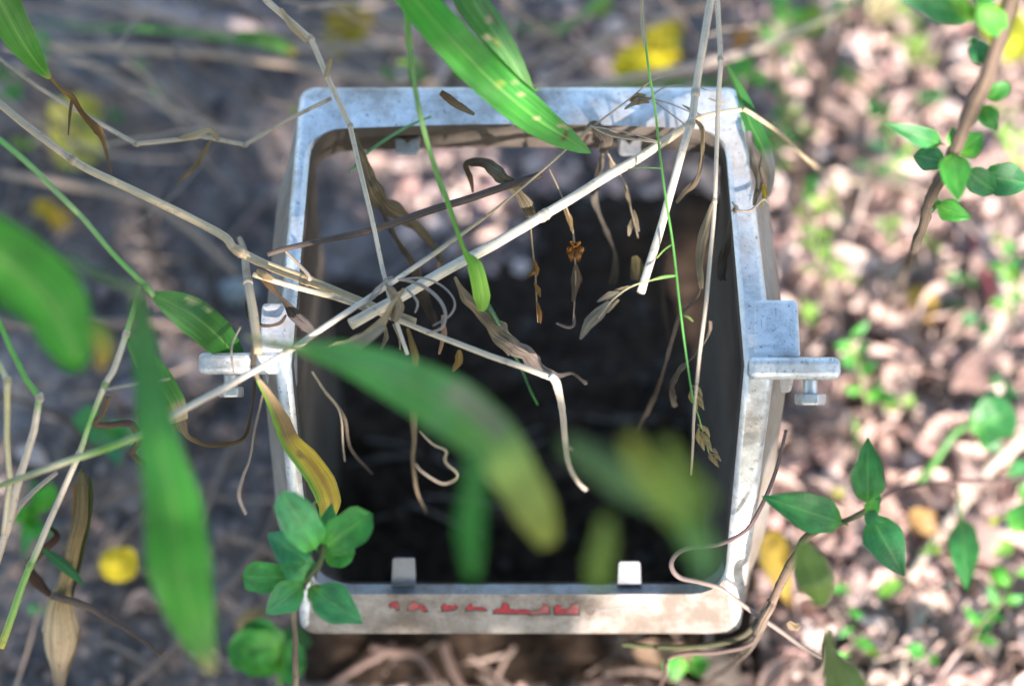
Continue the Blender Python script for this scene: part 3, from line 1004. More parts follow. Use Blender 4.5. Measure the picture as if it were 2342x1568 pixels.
lying([(0, 740), (140, 738), (420, 742), (560, 745)], [10, 9, 9, 8], (.34, .25, .20), 'level pinkish straw behind the large blurred green leaf')
lying([(520, 1225), (600, 1250), (680, 1300)], [8, 8, 7], (.30, .23, .19), 'short straw running under the left wall near the round leaved seedling')
lying([(230, 1290), (300, 1200), (390, 1160), (460, 1120)], [4, 4, 4, 4], (.30, .24, .2), 'thin straw crossing behind the broad leaf above the yellow petal')
lying([(380, 990), (500, 900), (610, 800)], [7, 7, 7], (.27, .2, .17), 'straw lying on the soil below the left lug')
lying([(420, 700), (520, 560), (620, 440)], [7, 6, 6], (.29, .21, .18), 'straw slanting up to the upper left corner of the box')
lying([(330, 460), (350, 560), (375, 650), (420, 700)], [12, 13, 10, 8], (.13, .10, .08), 'dark flat dead stem on the soil left of the box', 'dead stem', None, 'dead_stem', M_BARK, 12)
lying([(440, 580), (480, 630), (490, 700), (520, 760)], [13, 15, 11, 8], (.10, .075, .06), 'dark rotten stem beside the whitish stone', 'dead stem', None, 'dead_stem', M_BARK, 14)
for k in range(34):
    x, y = random.choice([(random.uniform(1800, 2330), random.uniform(150, 1560)), (random.uniform(850, 1900), random.uniform(1470, 1590))])
    a = random.uniform(0, 3.14); ln = random.uniform(40, 150)
    lying([(x - math.cos(a) * ln / 2, y - math.sin(a) * ln / 2), (x + random.uniform(-8, 8), y + random.uniform(-8, 8)), (x + math.cos(a) * ln / 2, y + math.sin(a) * ln / 2)],
          [random.uniform(3, 8)] * 3, mixc(random.choice([PALE, (.40, .30, .24), (.2, .15, .12)]), (.4, .3, .25), .3), 'broken straw bit lying in the sunlit litter ' + where(x, y), 'straw', 'broken straws in the sunlit litter')
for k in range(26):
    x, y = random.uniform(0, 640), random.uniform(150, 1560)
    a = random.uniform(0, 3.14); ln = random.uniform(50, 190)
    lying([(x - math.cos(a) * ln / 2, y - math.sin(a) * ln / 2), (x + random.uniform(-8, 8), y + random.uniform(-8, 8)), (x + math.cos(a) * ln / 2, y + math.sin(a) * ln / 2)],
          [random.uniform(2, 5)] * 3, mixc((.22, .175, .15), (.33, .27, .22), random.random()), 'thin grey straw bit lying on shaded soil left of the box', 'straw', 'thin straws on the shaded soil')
for k in range(14):
    x, y = random.uniform(850, 1600), random.uniform(850, 1230)
    a = random.uniform(-.6, .6)
    lying([(x - 90 * math.cos(a), y - 90 * math.sin(a)), (x, y), (x + 90 * math.cos(a), y + 90 * math.sin(a))], [5] * 3, (.14, .115, .095), 'straw bit in the dark inside the box', 'straw', 'straws inside the box')

def flatleaf(x0, y0, x1, y1, w, cols, label, cat='fallen leaf', h=10, shape='round', name='fallen_leaf', mat=None, edge=None, stem=.02, curl=.06, group=None, dh=0):
    yel = cols[0][1][0] > .3 and mat is None
    o = leaf(on_soil(x0, y0, h), on_soil(x1, y1, h + dh), w, M_YELLOW if yel else (mat or M_LEAF), cols, None, name, random.uniform(-22, 22) if yel else random.uniform(-12, 12), .12 if yel else curl, shape, .12, edge, stem, 14, 8, 0, 0.4 if yel and name != 'petal' else 0)
    tag(o, label, cat, group)
    return o
flatleaf(226, 1292, 318, 1286, 78, [(0, YEL), (1, (.68, .55, .04))], 'round bright yellow petal lying on shaded soil', 'petal', 26, name='petal', stem=0)
flatleaf(75, 470, 125, 490, 44, [(0, (.50, .33, .02)), (1, (.5, .36, .03))], 'left half of the crumpled orange yellow petal pair at the left', 'petal', 16, name='petal', stem=0)
flatleaf(112, 490, 165, 505, 52, [(0, (.5, .32, .02)), (1, (.46, .30, .03))], 'lower right half of the crumpled orange yellow petal pair at the left', 'petal', 12, name='petal', stem=0)
flatleaf(95, 285, 230, 245, 100, [(0, (.44, .47, .12)), (1, (.46, .48, .14))], 'pale yellow green leaf, upper one of two on shaded soil', h=30, stem=0)
flatleaf(110, 330, 240, 340, 95, [(0, (.42, .46, .12)), (1, (.45, .48, .13))], 'pale yellow green leaf, lower one of two on shaded soil', h=22, stem=0)
flatleaf(745, 70, 860, 40, 110, [(0, (.50, .40, .02)), (1, (.45, .34, .02))], 'yellow leaf with a dry fold behind the top stalks', h=14, shape='ovate', stem=0)
flatleaf(740, 95, 800, 90, 70, [(0, (.55, .44, .02)), (1, (.5, .4, .02))], 'small yellow leaf beneath the folded yellow leaf', h=8, stem=0)
flatleaf(1395, 165, 1560, 130, 95, [(0, (.50, .50, .02)), (1, (.55, .50, .03))], 'wide lime yellow leaf just above the far rim', h=30, shape='ovate', stem=0)
flatleaf(1480, 120, 1560, 60, 90, [(0, (.55, .52, .03)), (1, (.55, .45, .03))], 'lime yellow leaf lying over the wider one above the far rim', h=38, shape='ovate', stem=0)
flatleaf(1680, 110, 1730, 80, 50, [(0, ORNG), (1, (.5, .28, .05))], 'orange leaf by the upper right corner of the box', h=10, stem=0)
flatleaf(2280, 20, 2360, 130, 110, [(0, (.38, .46, .04)), (1, (.40, .45, .05))], 'large yellow green leaf behind the woody shrub stem', h=22, stem=0)
flatleaf(2080, 1170, 2150, 1205, 55, [(0, (.52, .33, .13)), (1, (.46, .27, .11))], 'small orange fallen leaf right of the four leaved sprig', h=12, stem=0)
flatleaf(1765, 1215, 1810, 1390, 75, [(0, (.44, .36, .06)), (1, (.48, .36, .12))], 'long yellow leaf leaning on the soil beside the right wall', h=24, shape='ovate', stem=0)
flatleaf(2085, 660, 2130, 740, 62, [(0, (.62, .45, .09)), (1, (.62, .42, .10))], 'sunlit pale yellow leaf amid the right hand litter', h=14, stem=0)
flatleaf(1905, 1130, 1935, 1125, 22, [(0, (.6, .6, .1)), (1, (.6, .6, .1))], 'tiny pale yellow petal on a stone left of the four leaved sprig', 'petal', 14, name='petal', stem=0)
flatleaf(1990, 45, 2080, -10, 75, [(0, (.62, .60, .40)), (1, (.6, .56, .4))], 'cream bleached leaf at the top beside the large serrated leaf', h=14, stem=0)
flatleaf(1840, 20, 1880, 70, 60, [(0, (.20, .40, .05)), (1, (.26, .42, .06))], 'bright lime leaf under the light stalk at the top', h=16, stem=0)
flatleaf(540, 1440, 610, 1390, 46, [(0, (.42, .36, .22)), (1, (.36, .29, .18))], 'beige dead leaf above the kidney shaped leaves', h=14, shape='ovate', mat=M_DRY, stem=0)
flatleaf(1590, 1490, 1700, 1568, 90, [(0, (.62, .50, .40)), (1, (.6, .48, .38))], 'broad beige dead leaf beneath the curling vines', h=6, shape='ovate', mat=M_DRY, stem=0)
flatleaf(1440, 1490, 1620, 1500, 60, [(0, (.45, .33, .27)), (1, (.42, .3, .25))], 'pinkish dead leaf touching the near rim from below', h=6, shape='ovate', mat=M_DRY, stem=0)
flatleaf(2010, 1360, 2060, 1330, 32, [(0, (.12, .32, .04)), (1, (.14, .34, .05))], 'small fresh green leaf above the broad pale strip', h=14, stem=0)
# pebbles
def stone(x, y, rx, col, label, h=0, name='stone'):
    p = on_soil(x, y, h); R0 = px(rx, p)
    V, F, C, ST = [], [], [], []
    n, m = 8, 12
    sd = random.uniform(0, 50)
    for i in range(n + 1):
        th = math.pi * i / n
        for j in range(m):
            ph = 2 * math.pi * j / m
            d = Vector((math.sin(th) * math.cos(ph), math.sin(th) * math.sin(ph) * .8, math.cos(th) * .6))
            V.append(p + d * R0 * (1 + .3 * mnoise.noise(d * 1.6 + Vector((sd, 0, 0)))))
            C.append(mixc(col, mixc(col, DKBR, .5), .5 + mnoise.noise(d * 3 + Vector((sd, 2, 0)))))
            ST.append((th * R0, ph, sd))
    for i in range(n):
        for j in range(m):
            a = i * m + j; b = i * m + (j + 1) % m
            F.append((a, a + m, b + m, b))
    o = link_mesh(name, V, F, M_CRUMB, None, p, C, ST)
    tag(o, label, 'stone')
    return o
stone(545, 670, 46, (.42, .47, .46), 'whitish stone on soil left of the box')
stone(465, 660, 40, (.38, .38, .40), 'greyish stone touching the whitish one')
stone(270, 195, 34, (.22, .20, .21), 'grey lump near the top left seedlings')
stone(270, 160, 26, (.04, .04, .06), 'small dark stone beside the grey lump')
stone(500, 255, 34, (.035, .035, .05), 'dark stone left of the far rim corner')
stone(310, 900, 50, (.24, .22, .25), 'grey violet stone behind the zigzag stems')
stone(200, 1300, 30, (.2, .17, .16), 'brown clod beside the yellow petal')
stone(1900, 1120, 42, (.45, .36, .33), 'pinkish stone left of the four leaved sprig')
stone(2150, 290, 34, (.05, .045, .05), 'dark stone in a gap left of the woody shrub')
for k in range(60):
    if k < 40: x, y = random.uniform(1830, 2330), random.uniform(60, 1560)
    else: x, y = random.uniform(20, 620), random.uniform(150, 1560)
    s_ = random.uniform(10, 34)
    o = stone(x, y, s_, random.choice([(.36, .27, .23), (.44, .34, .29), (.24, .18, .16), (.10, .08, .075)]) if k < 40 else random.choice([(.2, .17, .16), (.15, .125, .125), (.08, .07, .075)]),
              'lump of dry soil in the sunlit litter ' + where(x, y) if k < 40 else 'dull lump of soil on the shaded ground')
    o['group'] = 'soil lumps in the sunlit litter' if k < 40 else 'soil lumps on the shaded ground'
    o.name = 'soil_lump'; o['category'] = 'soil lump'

# ------------------------------------------------------------------ dry grass stalks
def culm(pts, rpx, cols, label, joints=(), mat=None, seg=6, sharp=False, group=None, name='grass_stalk', cat='grass stalk', wob=.0006, sides=9):
    o, P, R = stalk(name, pts, rpx, mat or M_STEM, cols, None, seg, sides, .06, sharp, wob=wob)
    tag(o, label, cat, group)
    for j in joints:
        i = min(j * seg, len(P) - 2)
        joint(o, P[i], P[i + 1] - P[max(i - 1, 0)], R[i], ramp(cols, j / max(len(pts) - 1, 1)), mat or M_STEM)
    return o
S1 = culm([r(-60, 185, 30), r(0, 237, 28), r(165, 365, 24), r(300, 432, 20), r(500, 533, 14), r(548, 575, 12), r(700, 640, 10), r(820, 690, 9), r(948, 738, 10)],
     [9, 9, 9.5, 9.5, 10, 10.5, 11, 12, 11], [(0, (.42, .33, .22)), (.35, (.55, .44, .28)), (1, (.50, .38, .21))], 'thick tan stalk from the left edge ending over the box at the knot', (2, 5, 6))
S2 = culm([r(803, 742, 16), r(1010, 625, 14), r(1245, 494, 12), r(1420, 385, 12), r(1545, 305, 12), r(1600, 268, 12), r(1705, 250, 10)],
     [13.5, 12.5, 11.5, 11, 9.5, 6.5, 5], [(0, (.68, .62, .50)), (.6, (.66, .59, .46)), (.8, (.6, .5, .35)), (1, (.46, .36, .22))], 'thickest cream stalk slanting across the box opening with a cut lower end', (2, 5))
culm([r(1700, 250, 11), r(1730, 268, 8), r(1800, 320, -10), r(1850, 368, -40), g(1900, 400, 60), g(1985, 420, 20)], [6, 5.5, 5, 5, 6, 7], [(0, (.46, .36, .22)), (1, (.42, .34, .25))],
     'tan bent stem running from the far right corner down into the litter', (1,))
S3 = culm([c(-30, 1122, .85), c(100, 1072, .85), c(225, 1033, .85), c(345, 985, .85), c(400, 948, .85), c(650, 808, .87), c(830, 690, .88), c(1000, 575, .89), c(1130, 480, .90), c(1240, 390, .91), c(1352, 288, .92)],
     [7.5, 8, 8.5, 8.5, 8, 7.5, 6.5, 5.5, 3, 2.6, 2.2], [(0, (.20, .27, .07)), (.10, (.46, .43, .28)), (.17, LIME), (.25, (.50, .47, .30)), (.3, (.64, .57, .46)), (.62, (.62, .57, .48)), (.75, (.4, .32, .18)), (1, (.38, .3, .17))],
     'long pale stalk with a lime green stretch near its left end, crossing the near lug', (3, 5))
S4 = culm([r(590, -40, 40), r(612, 2, 38), r(710, 90, 32), r(747, 176, 28), r(802, 290, 22), r(850, 500, 18), r(892, 690, 16), r(932, 812, 8)],
     [8, 8, 7, 6.5, 6, 5.5, 5, 4.5], [(0, (.60, .50, .36)), (.4, (.58, .48, .34)), (1, (.62, .56, .46))], 'kinked beige stalk dropping from the top edge past the far left corner', (2, 3, 4), sharp=True, seg=5)
ribbon('sheath', [r(747, 176, 31), r(752, 150, 32), r(757, 135, 34)], [10, 12, 5], M_DRY, [(0, (.6, .52, .42)), (1, (.4, .32, .22))], S4, 5, 4, .5)
ribbon('sheath', [r(640, 20, 40), r(668, 60, 38), r(700, 95, 34)], [10, 16, 8], M_DRY, [(0, (.6, .52, .42)), (1, (.55, .46, .36))], S4, 5, 4, .5)
S5 = culm([r(1632, -40, 38), r(1625, 0, 36), r(1590, 212, 26), r(1578, 285, 24), r(1525, 470, 18), r(1467, 670, 14)], [9, 9, 9, 9, 9.5, 10], [(0, (.62, .54, .42)), (.4, (.66, .58, .46)), (1, (.66, .60, .48))],
     'straight cream stalk coming down from the top edge with a clean cut end', (2, 3))
S6 = culm([r(1636, -40, 46), r(1640, 0, 44), r(1646, 135, 36), r(1642, 250, 32), r(1634, 460, 26), r(1610, 720, 18), r(1592, 900, 10), r(1580, 1085, 2)], [6.5, 6.5, 6, 5.5, 5, 4.5, 4, 2.4],
     [(0, (.58, .50, .39)), (.5, (.58, .50, .38)), (1, (.50, .40, .3))], 'thinner beige stalk hanging beside the right inner edge of the box', (2, 4))
ribbon('sheath', [r(1634, 455, 27), r(1612, 520, 24), r(1598, 590, 20), r(1604, 660, 14)], [8, 30, 20, 8], M_DRY, [(0, (.42, .37, .31)), (1, (.34, .29, .24))], S6, 7, 5, .5, 25, .12)
S7 = culm([r(1455, -40, 60), r(1466, 5, 56), r(1476, 105, 48), r(1497, 250, 40), r(1520, 430, 32), r(1548, 640, 24), r(1580, 885, 10), r(1600, 960, 4), r(1625, 1050, -4)],
     [3.5, 3.5, 3, 2.8, 2.8, 2.6, 2.2, 1.8, 1.4], [(0, (.46, .45, .33)), (.1, (.16, .36, .07)), (.8, (.06, .26, .05)), (1, (.26, .28, .1))], 'hair thin green stem hanging over the box with seed ears at its tip', (), M_GREEN)
ribbon('sheath', [r(1466, -5, 58), r(1470, 60, 53), r(1474, 108, 49)], [9, 13, 4], M_DRY, [(0, (.56, .5, .42)), (1, (.7, .68, .62))], S7, 6, 4, .6)
def spikelet(parent, x0, y0, x1, y1, w, h=8, col=(.36, .30, .18), n=5, r0=None):
    for k in range(n):
        f = k / max(n - 1, 1)
        bx, by = lerp(x0, lerp(x0, x1, .45), f), lerp(y0, lerp(y0, y1, .45), f)
        sx = (1 if k % 2 else -1) * w * (.55 - .3 * f)
        dx, dy = x1 - x0, y1 - y0
        L_ = math.hypot(dx, dy); nx_, ny_ = -dy / L_, dx / L_
        tx, ty = lerp(x0, x1, .55 + .45 * f) + nx_ * sx, lerp(y0, y1, .55 + .45 * f) + ny_ * sx
        ribbon('husk', [r(bx, by, h), r(lerp(bx, tx, .5) + nx_ * sx * .35, lerp(by, ty, .5) + ny_ * sx * .35, h + 1), r(tx, ty, h)], [2, w * .55, 1], M_DRY,
               [(0, mixc(col, GREY, .2)), (.6, col), (1, mixc(col, CREAM, .5))], parent, 5, 4, .5, random.uniform(-25, 25))
spikelet(S7, 1580, 880, 1605, 940, 24, 8, (.34, .29, .15))
spikelet(S7, 1595, 970, 1622, 1035, 26, 2, (.38, .33, .18))
spikelet(S7, 1618, 1025, 1648, 1065, 20, -2, (.40, .33, .2), 4)
for (a_, b_) in [((1515, 385), (1425, 388)), ((1535, 560), (1502, 590)), ((1545, 630), (1490, 640)), ((1565, 722), (1585, 735))]:
    o, _, _ = stalk('side_stem', [r(*a_, 30), r((a_[0] + b_[0]) / 2, (a_[1] + b_[1]) / 2 - 3, 31), r(*b_, 29)], [1.6, 1.3, 1], M_GREEN, [(0, (.10, .30, .05)), (1, (.25, .36, .08))], S7, 5, 6)
S8 = culm([r(612, 582, 12), r(690, 560, 12), r(860, 522, 14), r(1050, 460, 16), r(1237, 400, 18)], [6, 6.5, 8.5, 9, 8.5], [(0, (.20, .15, .12)), (1, (.11, .08, .065))],
     'dark ridged twig lying across the upper left of the opening', (), M_BARK, name='twig', cat='twig', wob=.0012)
S9 = culm([r(580, 628, 18), r(700, 662, 15), r(830, 702, 13), r(960, 752, 12), r(1120, 812, 10), r(1262, 862, 6)], [6, 6.5, 6.5, 6.5, 7, 7.5], [(0, (.56, .45, .28)), (.5, (.58, .49, .35)), (1, (.60, .53, .42))],
     'straight beige stalk from the left knot to the bent dangling tip', (2,))
tipo, _, _ = stalk('bent_tip', [r(1258, 858, 7), r(1272, 875, 6), r(1285, 930, -5), r(1292, 1000, -25), r(1302, 1060, -40), r(1322, 1100, -48), r(1340, 1118, -50)], [9, 11, 8.5, 7.5, 7, 5.5, 6], M_STEM, [(0, (.58, .52, .44)), (1, (.52, .45, .36))], S9, 6, 8, .25)
stalk('split_fibre', [r(1293, 1005, -26), r(1300, 1022, -34), r(1312, 1028, -36)], [6, 4, 2], M_STEM, [(0, (.55, .48, .4)), (1, (.5, .42, .33))], S9, 5, 7, .3)
culm([r(548, 545, -14), r(558, 580, -6), r(568, 645, 12), r(580, 720, 18), r(592, 806, 22)], [6, 8, 10, 11, 10], [(0, (.44, .34, .22)), (.4, (.46, .38, .28)), (1, (.56, .44, .26))],
     'short upright beige stalk stub standing before the left gusset', (2,))
culm([r(655, 575, 12), r(680, 600, 13), r(705, 628, 14), r(706, 645, 12)], [4, 4, 4.5, 6], [(0, (.46, .38, .28)), (1, (.42, .35, .27))], 'short thin stem tying the thick tan stalk to the dark twig', wob=.0015)
S10 = culm([r(-20, 120, 10), r(90, 200, 4), r(205, 270, 0), r(312, 331, 2), r(460, 312, 6), r(560, 330, 8), r(650, 280, 10), r(757, 225, 16)], [4, 4.5, 5, 5, 5.5, 5, 4.5, 4.5], [(0, (.36, .28, .19)), (.4, (.50, .42, .30)), (1, (.46, .36, .24))],
     'zigzag dry stem bending twice left of the far corner', (3, 5), sharp=True, seg=5)
ribbon('sheath', [r(395, 322, 4), r(450, 308, 10), r(478, 300, 13), r(500, 322, 8)], [6, 16, 20, 8], M_DRY, [(0, (.5, .42, .32)), (.6, (.7, .64, .55)), (1, (.5, .4, .3))], S10, 7, 4, .6, 20)
ribbon('dry_leaf', [r(482, 320, 6), r(462, 352, -4), r(440, 385, -20), r(400, 420, -40)], [6, 10, 14, 5], M_DRY, [(0, (.36, .27, .16)), (1, (.24, .18, .12))], S10, 7, 4, .5, 30, .15)
# blurred stalks lying higher over the soil behind the box
def hi(pts, rpx, cols, label, **k):
    return culm([g(x, y, h) for x, y, h in pts], rpx, cols, label, **k)
hi([(120, 106, 90), (300, 112, 92), (480, 124, 88), (660, 148, 80), (800, 175, 70), (1000, 190, 55)], [8, 8, 8, 8, 8, 7], [(0, (.44, .34, .25)), (1, (.40, .30, .22))], 'level tan stalk behind the far left corner, lower of the upper left pair')
hi([(150, -10, 60), (340, 30, 62), (520, 75, 64), (700, 110, 60), (915, 104, 50)], [7, 8, 9, 9, 7], [(0, (.40, .31, .25)), (1, (.42, .34, .26))], 'long tan stalk sloping from the top edge above the level one')
hi([(310, 2, 40), (420, 32, 40), (540, 55, 40), (700, 70, 36)], [13, 14, 13, 10], [(0, (.42, .36, .36)), (1, (.40, .33, .33))], 'broad pale flattened stalk at the top left')
hi([(520, -20, 30), (600, 30, 30), (680, 85, 30), (790, 160, 26), (880, 210, 20)], [9, 9, 9, 9, 8], [(0, (.40, .32, .30)), (1, (.34, .27, .23))], 'greyish stalk slanting down behind the kinked beige stalk')
hi([(860, 50, 40), (1000, 52, 40), (1200, 62, 40), (1260, 60, 40)], [9, 9, 9, 8], [(0, (.36, .30, .2)), (1, (.20, .30, .14))], 'level straw passing behind the two large hanging leaves')
hi([(1180, 150, 60), (1330, 105, 62), (1500, 52, 64), (1680, -20, 66)], [9, 9, 9, 9], [(0, (.36, .28, .22)), (1, (.33, .26, .2))], 'brown blurred stalk rising from behind the second hanging leaf')
hi([(1120, 205, 100), (1300, 198, 105), (1480, 172, 110), (1640, 135, 115), (1740, 108, 118), (1880, 45, 124), (2010, -25, 130)], [8, 8, 8, 8.5, 8, 6.5, 5], [(0, (.40, .32, .24)), (.55, (.52, .43, .36)), (.8, (.50, .44, .3)), (1, (.22, .36, .08))],
   'long light stalk behind the far rim rising to the top right', joints=(4,))
hi([(1480, 180, 125), (1600, 160, 128), (1690, 128, 124), (1800, 95, 90)], [4, 5, 5, 4], [(0, (.36, .29, .24)), (1, (.33, .26, .22))], 'thin grey stem under the long light stalk')
hi([(1690, -20, 60), (1700, 40, 60), (1725, 90, 60), (1690, 125, 60), (1600, 170, 60)], [5, 5, 5.5, 5, 4], [(0, (.18, .14, .14)), (1, (.2, .15, .14))], 'dark bent stem hooking behind the upper right corner', sharp=True, seg=5)
hi([(1755, 112, 110), (1775, 160, 90), (1800, 225, 60), (1805, 290, 20)], [6, 6, 6, 6], [(0, (.44, .33, .2)), (1, (.36, .28, .18))], 'short tan stem hanging off the long light stalk', sharp=True, seg=5)
hi([(1922, 28, 70), (1915, 90, 66), (1892, 150, 60), (1870, 250, 50), (1835, 360, 40), (1815, 470, 10)], [6, 8, 10, 10, 11, 10], [(0, (.24, .12, .07)), (.3, (.13, .085, .06)), (1, (.14, .10, .08))], 'brown crooked dead stem standing right of the box corner', mat=M_BARK, wob=.003, name='dead_stem', cat='dead stem')
hi([(2165, 40, 60), (2130, 110, 58), (2115, 160, 50), (2085, 215, 40)], [6, 7, 4, 2.5], [(0, (.3, .22, .17)), (1, (.2, .14, .11))], 'thin dark stem under the large serrated leaf', mat=M_BARK, name='dead_stem', cat='dead stem')
hi([(0, 395, 40), (140, 420, 44), (320, 455, 46), (430, 520, 40), (540, 625, 30)], [9, 10, 9, 8, 7], [(0, (.38, .29, .22)), (1, (.38, .29, .21))], 'tan stalk running below the thick tan one towards the whitish stone')
hi([(0, 145, 60), (60, 205, 60), (130, 290, 60), (230, 380, 50), (330, 470, 30)], [7, 7, 6, 5, 4], [(0, (.2, .16, .15)), (1, (.12, .09, .08))], 'dark straight stem crossing the pale yellow green leaves', mat=M_BARK)
hi([(260, 250, 30), (130, 160, 50), (60, 120, 60)], [5, 6, 6], [(0, (.36, .27, .2)), (1, (.36, .28, .21))], 'tan stem near the upper left hanging leaf')
# green stems on the left
SG = culm([c(-20, 300, .86), c(60, 372, .86), c(170, 480, .86), c(270, 590, .865), c(335, 655, .87), c(352, 678, .872)], [6.5, 6.5, 6, 6, 7.5, 6], [(0, (.09, .28, .06)), (.5, (.22, .34, .12)), (.8, (.10, .30, .06)), (1, (.2, .33, .1))],
     'green stem descending from the left edge to a broad dark leaf', (4,), M_GREEN)
ribbon('leaf', [c(348, 672, .872), c(385, 690, .874), c(440, 720, .88), c(500, 770, .89), c(548, 825, .905)], [10, 55, 88, 84, 40], M_BLADE, [(0, (.07, .25, .05)), (.4, (.028, .16, .026)), (1, (.022, .11, .02))], SG, 8, 8, .2, -10, spots=[(.3, .7, .06, .25, (.3, .36, .2)), (.45, .8, .04, .15, (.3, .36, .2))])
SH = culm([c(318, 650, .868), c(305, 700, .868), c(288, 762, .87), c(262, 840, .87), c(240, 880, .87), c(205, 970, .875), c(180, 1040, .88), c(120, 1180, .885), c(70, 1290, .89), c(40, 1370, .89), c(0, 1480, .89)],
     [6, 6, 7, 7.5, 7, 6, 7, 7.5, 8, 8.5, 9], [(0, (.18, .33, .08)), (.12, (.2, .34, .1)), (.16, (.55, .47, .35)), (.27, (.5, .42, .3)), (.36, (.12, .33, .05)), (.5, (.5, .42, .32)), (.72, (.5, .42, .32)), (.78, (.2, .36, .08)), (.92, (.25, .40, .08)), (1, (.45, .42, .06))],
     'long zigzag stem of beige and green lengths down to the lower left edge', (2, 4, 6, 8), M_GREEN)
ribbon('leaf', [c(290, 757, .87), c(315, 800, .872), c(355, 860, .88), c(390, 920, .89), c(408, 965, .895)], [14, 40, 66, 68, 46], M_BLADE, [(0, (.08, .26, .09)), (.5, (.03, .18, .035)), (.80, (.03, .17, .03)), (.9, (.36, .29, .22)), (1, (.33, .26, .2))], SH, 8, 8, .15, 5)
ribbon('dry_tip', [c(405, 955, .895), c(415, 985, .90), c(432, 1005, .905), c(470, 1022, .91), c(520, 1018, .915), c(560, 1000, .92), c(578, 940, .925), c(583, 870, .92)], [46, 26, 16, 14, 12, 9, 8, 7], M_DRY, [(0, (.34, .27, .21)), (.3, (.22, .15, .08)), (1, (.16, .115, .08))], SH, 6, 4, .7, [0, 20, 50, 80, 40, 20, 60, 0], .15)
culm([c(-10, 715, .87), c(25, 800, .87), c(60, 870, .87), c(92, 908, .87), c(80, 980, .875), c(45, 1090, .88), c(20, 1200, .89), c(-10, 1290, .9)], [6, 6.5, 7, 8, 9, 9.5, 9.5, 9], [(0, (.09, .32, .04)), (.33, (.14, .34, .07)), (.38, (.5, .42, .32)), (1, (.44, .36, .28))],
     'bent stem turning from green to beige at the left edge', (3,), M_GREEN, sharp=True, seg=5)
culm([c(-10, 815, .86), c(8, 850, .86), c(18, 870, .86), c(14, 1000, .865), c(24, 1100, .87), c(8, 1220, .88)], [6, 6, 7.5, 7, 6.5, 6], [(0, (.2, .34, .1)), (.16, (.55, .46, .34)), (.2, (.5, .42, .18)), (1, (.5, .42, .3))], 'upright yellowish stem, nearest to the left edge', (2,), M_GREEN, sharp=True, seg=5)
culm([c(0, 1255, .9), c(30, 1180, .9), c(70, 1130, .9), c(130, 1080, .9)], [8, 7, 6, 5], [(0, (.42, .34, .27)), (1, (.4, .32, .25))], 'beige stem crossing the lower left stalks', ())
culm([c(240, 890, .86), c(300, 880, .86), c(360, 872, .862), c(388, 866, .864)], [3, 3.5, 3, 2], [(0, (.36, .32, .24)), (1, (.36, .36, .24))], 'thin straw sticking out in front of the broad vertical leaf')
culm([g(0, 905, 60), g(70, 925, 60), g(150, 960, 60), g(205, 1020, 60), g(245, 1032, 60)], [5, 5, 6, 6, 4], [(0, BROWN), (1, (.13, .09, .06))], 'thin dark stem running behind the lower left stalks', (), M_BARK)
ZZ = culm([c(250, 905, .885), c(238, 945, .885), c(222, 968, .885), c(255, 975, .89), c(300, 972, .895), c(318, 1005, .90), c(300, 1035, .905), c(325, 1062, .91), c(352, 1085, .915)], [9, 8, 7, 8, 9, 9, 7, 8, 5], [(0, (.30, .20, .11)), (.4, (.17, .10, .07)), (1, (.15, .09, .065))], 'twisted brown tendril folding in zigzags below the lime stretch', (), M_BARK, name='tendril', cat='tendril', wob=.002)
# dry sheath like a bud, lower left
B = culm([c(190, 1075, .93), c(188, 1130, .935), c(172, 1220, .94), c(152, 1330, .95), c(146, 1390, .955), c(140, 1435, .96), c(137, 1480, .965), c(138, 1530, .97), c(140, 1600, .975)], [6, 17, 17, 16, 33, 42, 34, 18, 8],
     [(0, (.18, .16, .06)), (.2, (.24, .17, .07)), (.5, (.55, .38, .15)), (.62, (.85, .62, .36)), (.8, (.75, .56, .36)), (1, (.14, .10, .07))], 'swollen dry bud like sheath standing at the lower left', (), M_BARK, name='dry_sheath', cat='dry sheath', wob=.002, sides=14)
for (pp, w_, cc_) in [([(205, 1090), (206, 1160), (186, 1260), (160, 1380)], 12, (.06, .09, .02)), ([(172, 1105), (165, 1200), (142, 1320), (128, 1390)], 9, (.33, .20, .07)), ([(160, 1395), (178, 1440), (165, 1490), (145, 1560)], 12, (.30, .22, .14)), ([(118, 1400), (98, 1450), (118, 1510), (136, 1568)], 10, (.26, .2, .14))]:
    ribbon('husk', [c(x, y, .925 + (y - 1075) * .0001) for x, y in pp], [6, w_, w_, 5], M_DRY, [(0, cc_), (1, mixc(cc_, BROWN, .3))], B, 6, 4, .6, 20, .12)
stalk('side_stem', [c(120, 1362, .945), c(200, 1385, .942), c(240, 1410, .94), c(300, 1445, .938), c(345, 1478, .938), c(365, 1495, .938), c(376, 1485, .938)], [10, 8, 6, 5, 4, 4, 3], M_BARK, [(0, (.25, .17, .12)), (1, (.18, .12, .09))], B, 6, 8, .3)
ribbon('dry_leaf', [c(120, 1362, .95), c(90, 1330, .95), c(70, 1290, .95), c(130, 1230, .95), c(115, 1205, .95)], [10, 26, 22, 16, 6], M_DRY, [(0, (.26, .15, .10)), (1, (.13, .07, .05))], B, 6, 4, .5, 20, .12)
ribbon('green_leaf', [c(98, 1255, .94), c(130, 1280, .94), c(160, 1305, .94), c(190, 1335, .94)], [8, 26, 24, 6], M_BLADE, [(0, (.03, .15, .05)), (1, (.03, .16, .05))], B, 6, 4, .2)

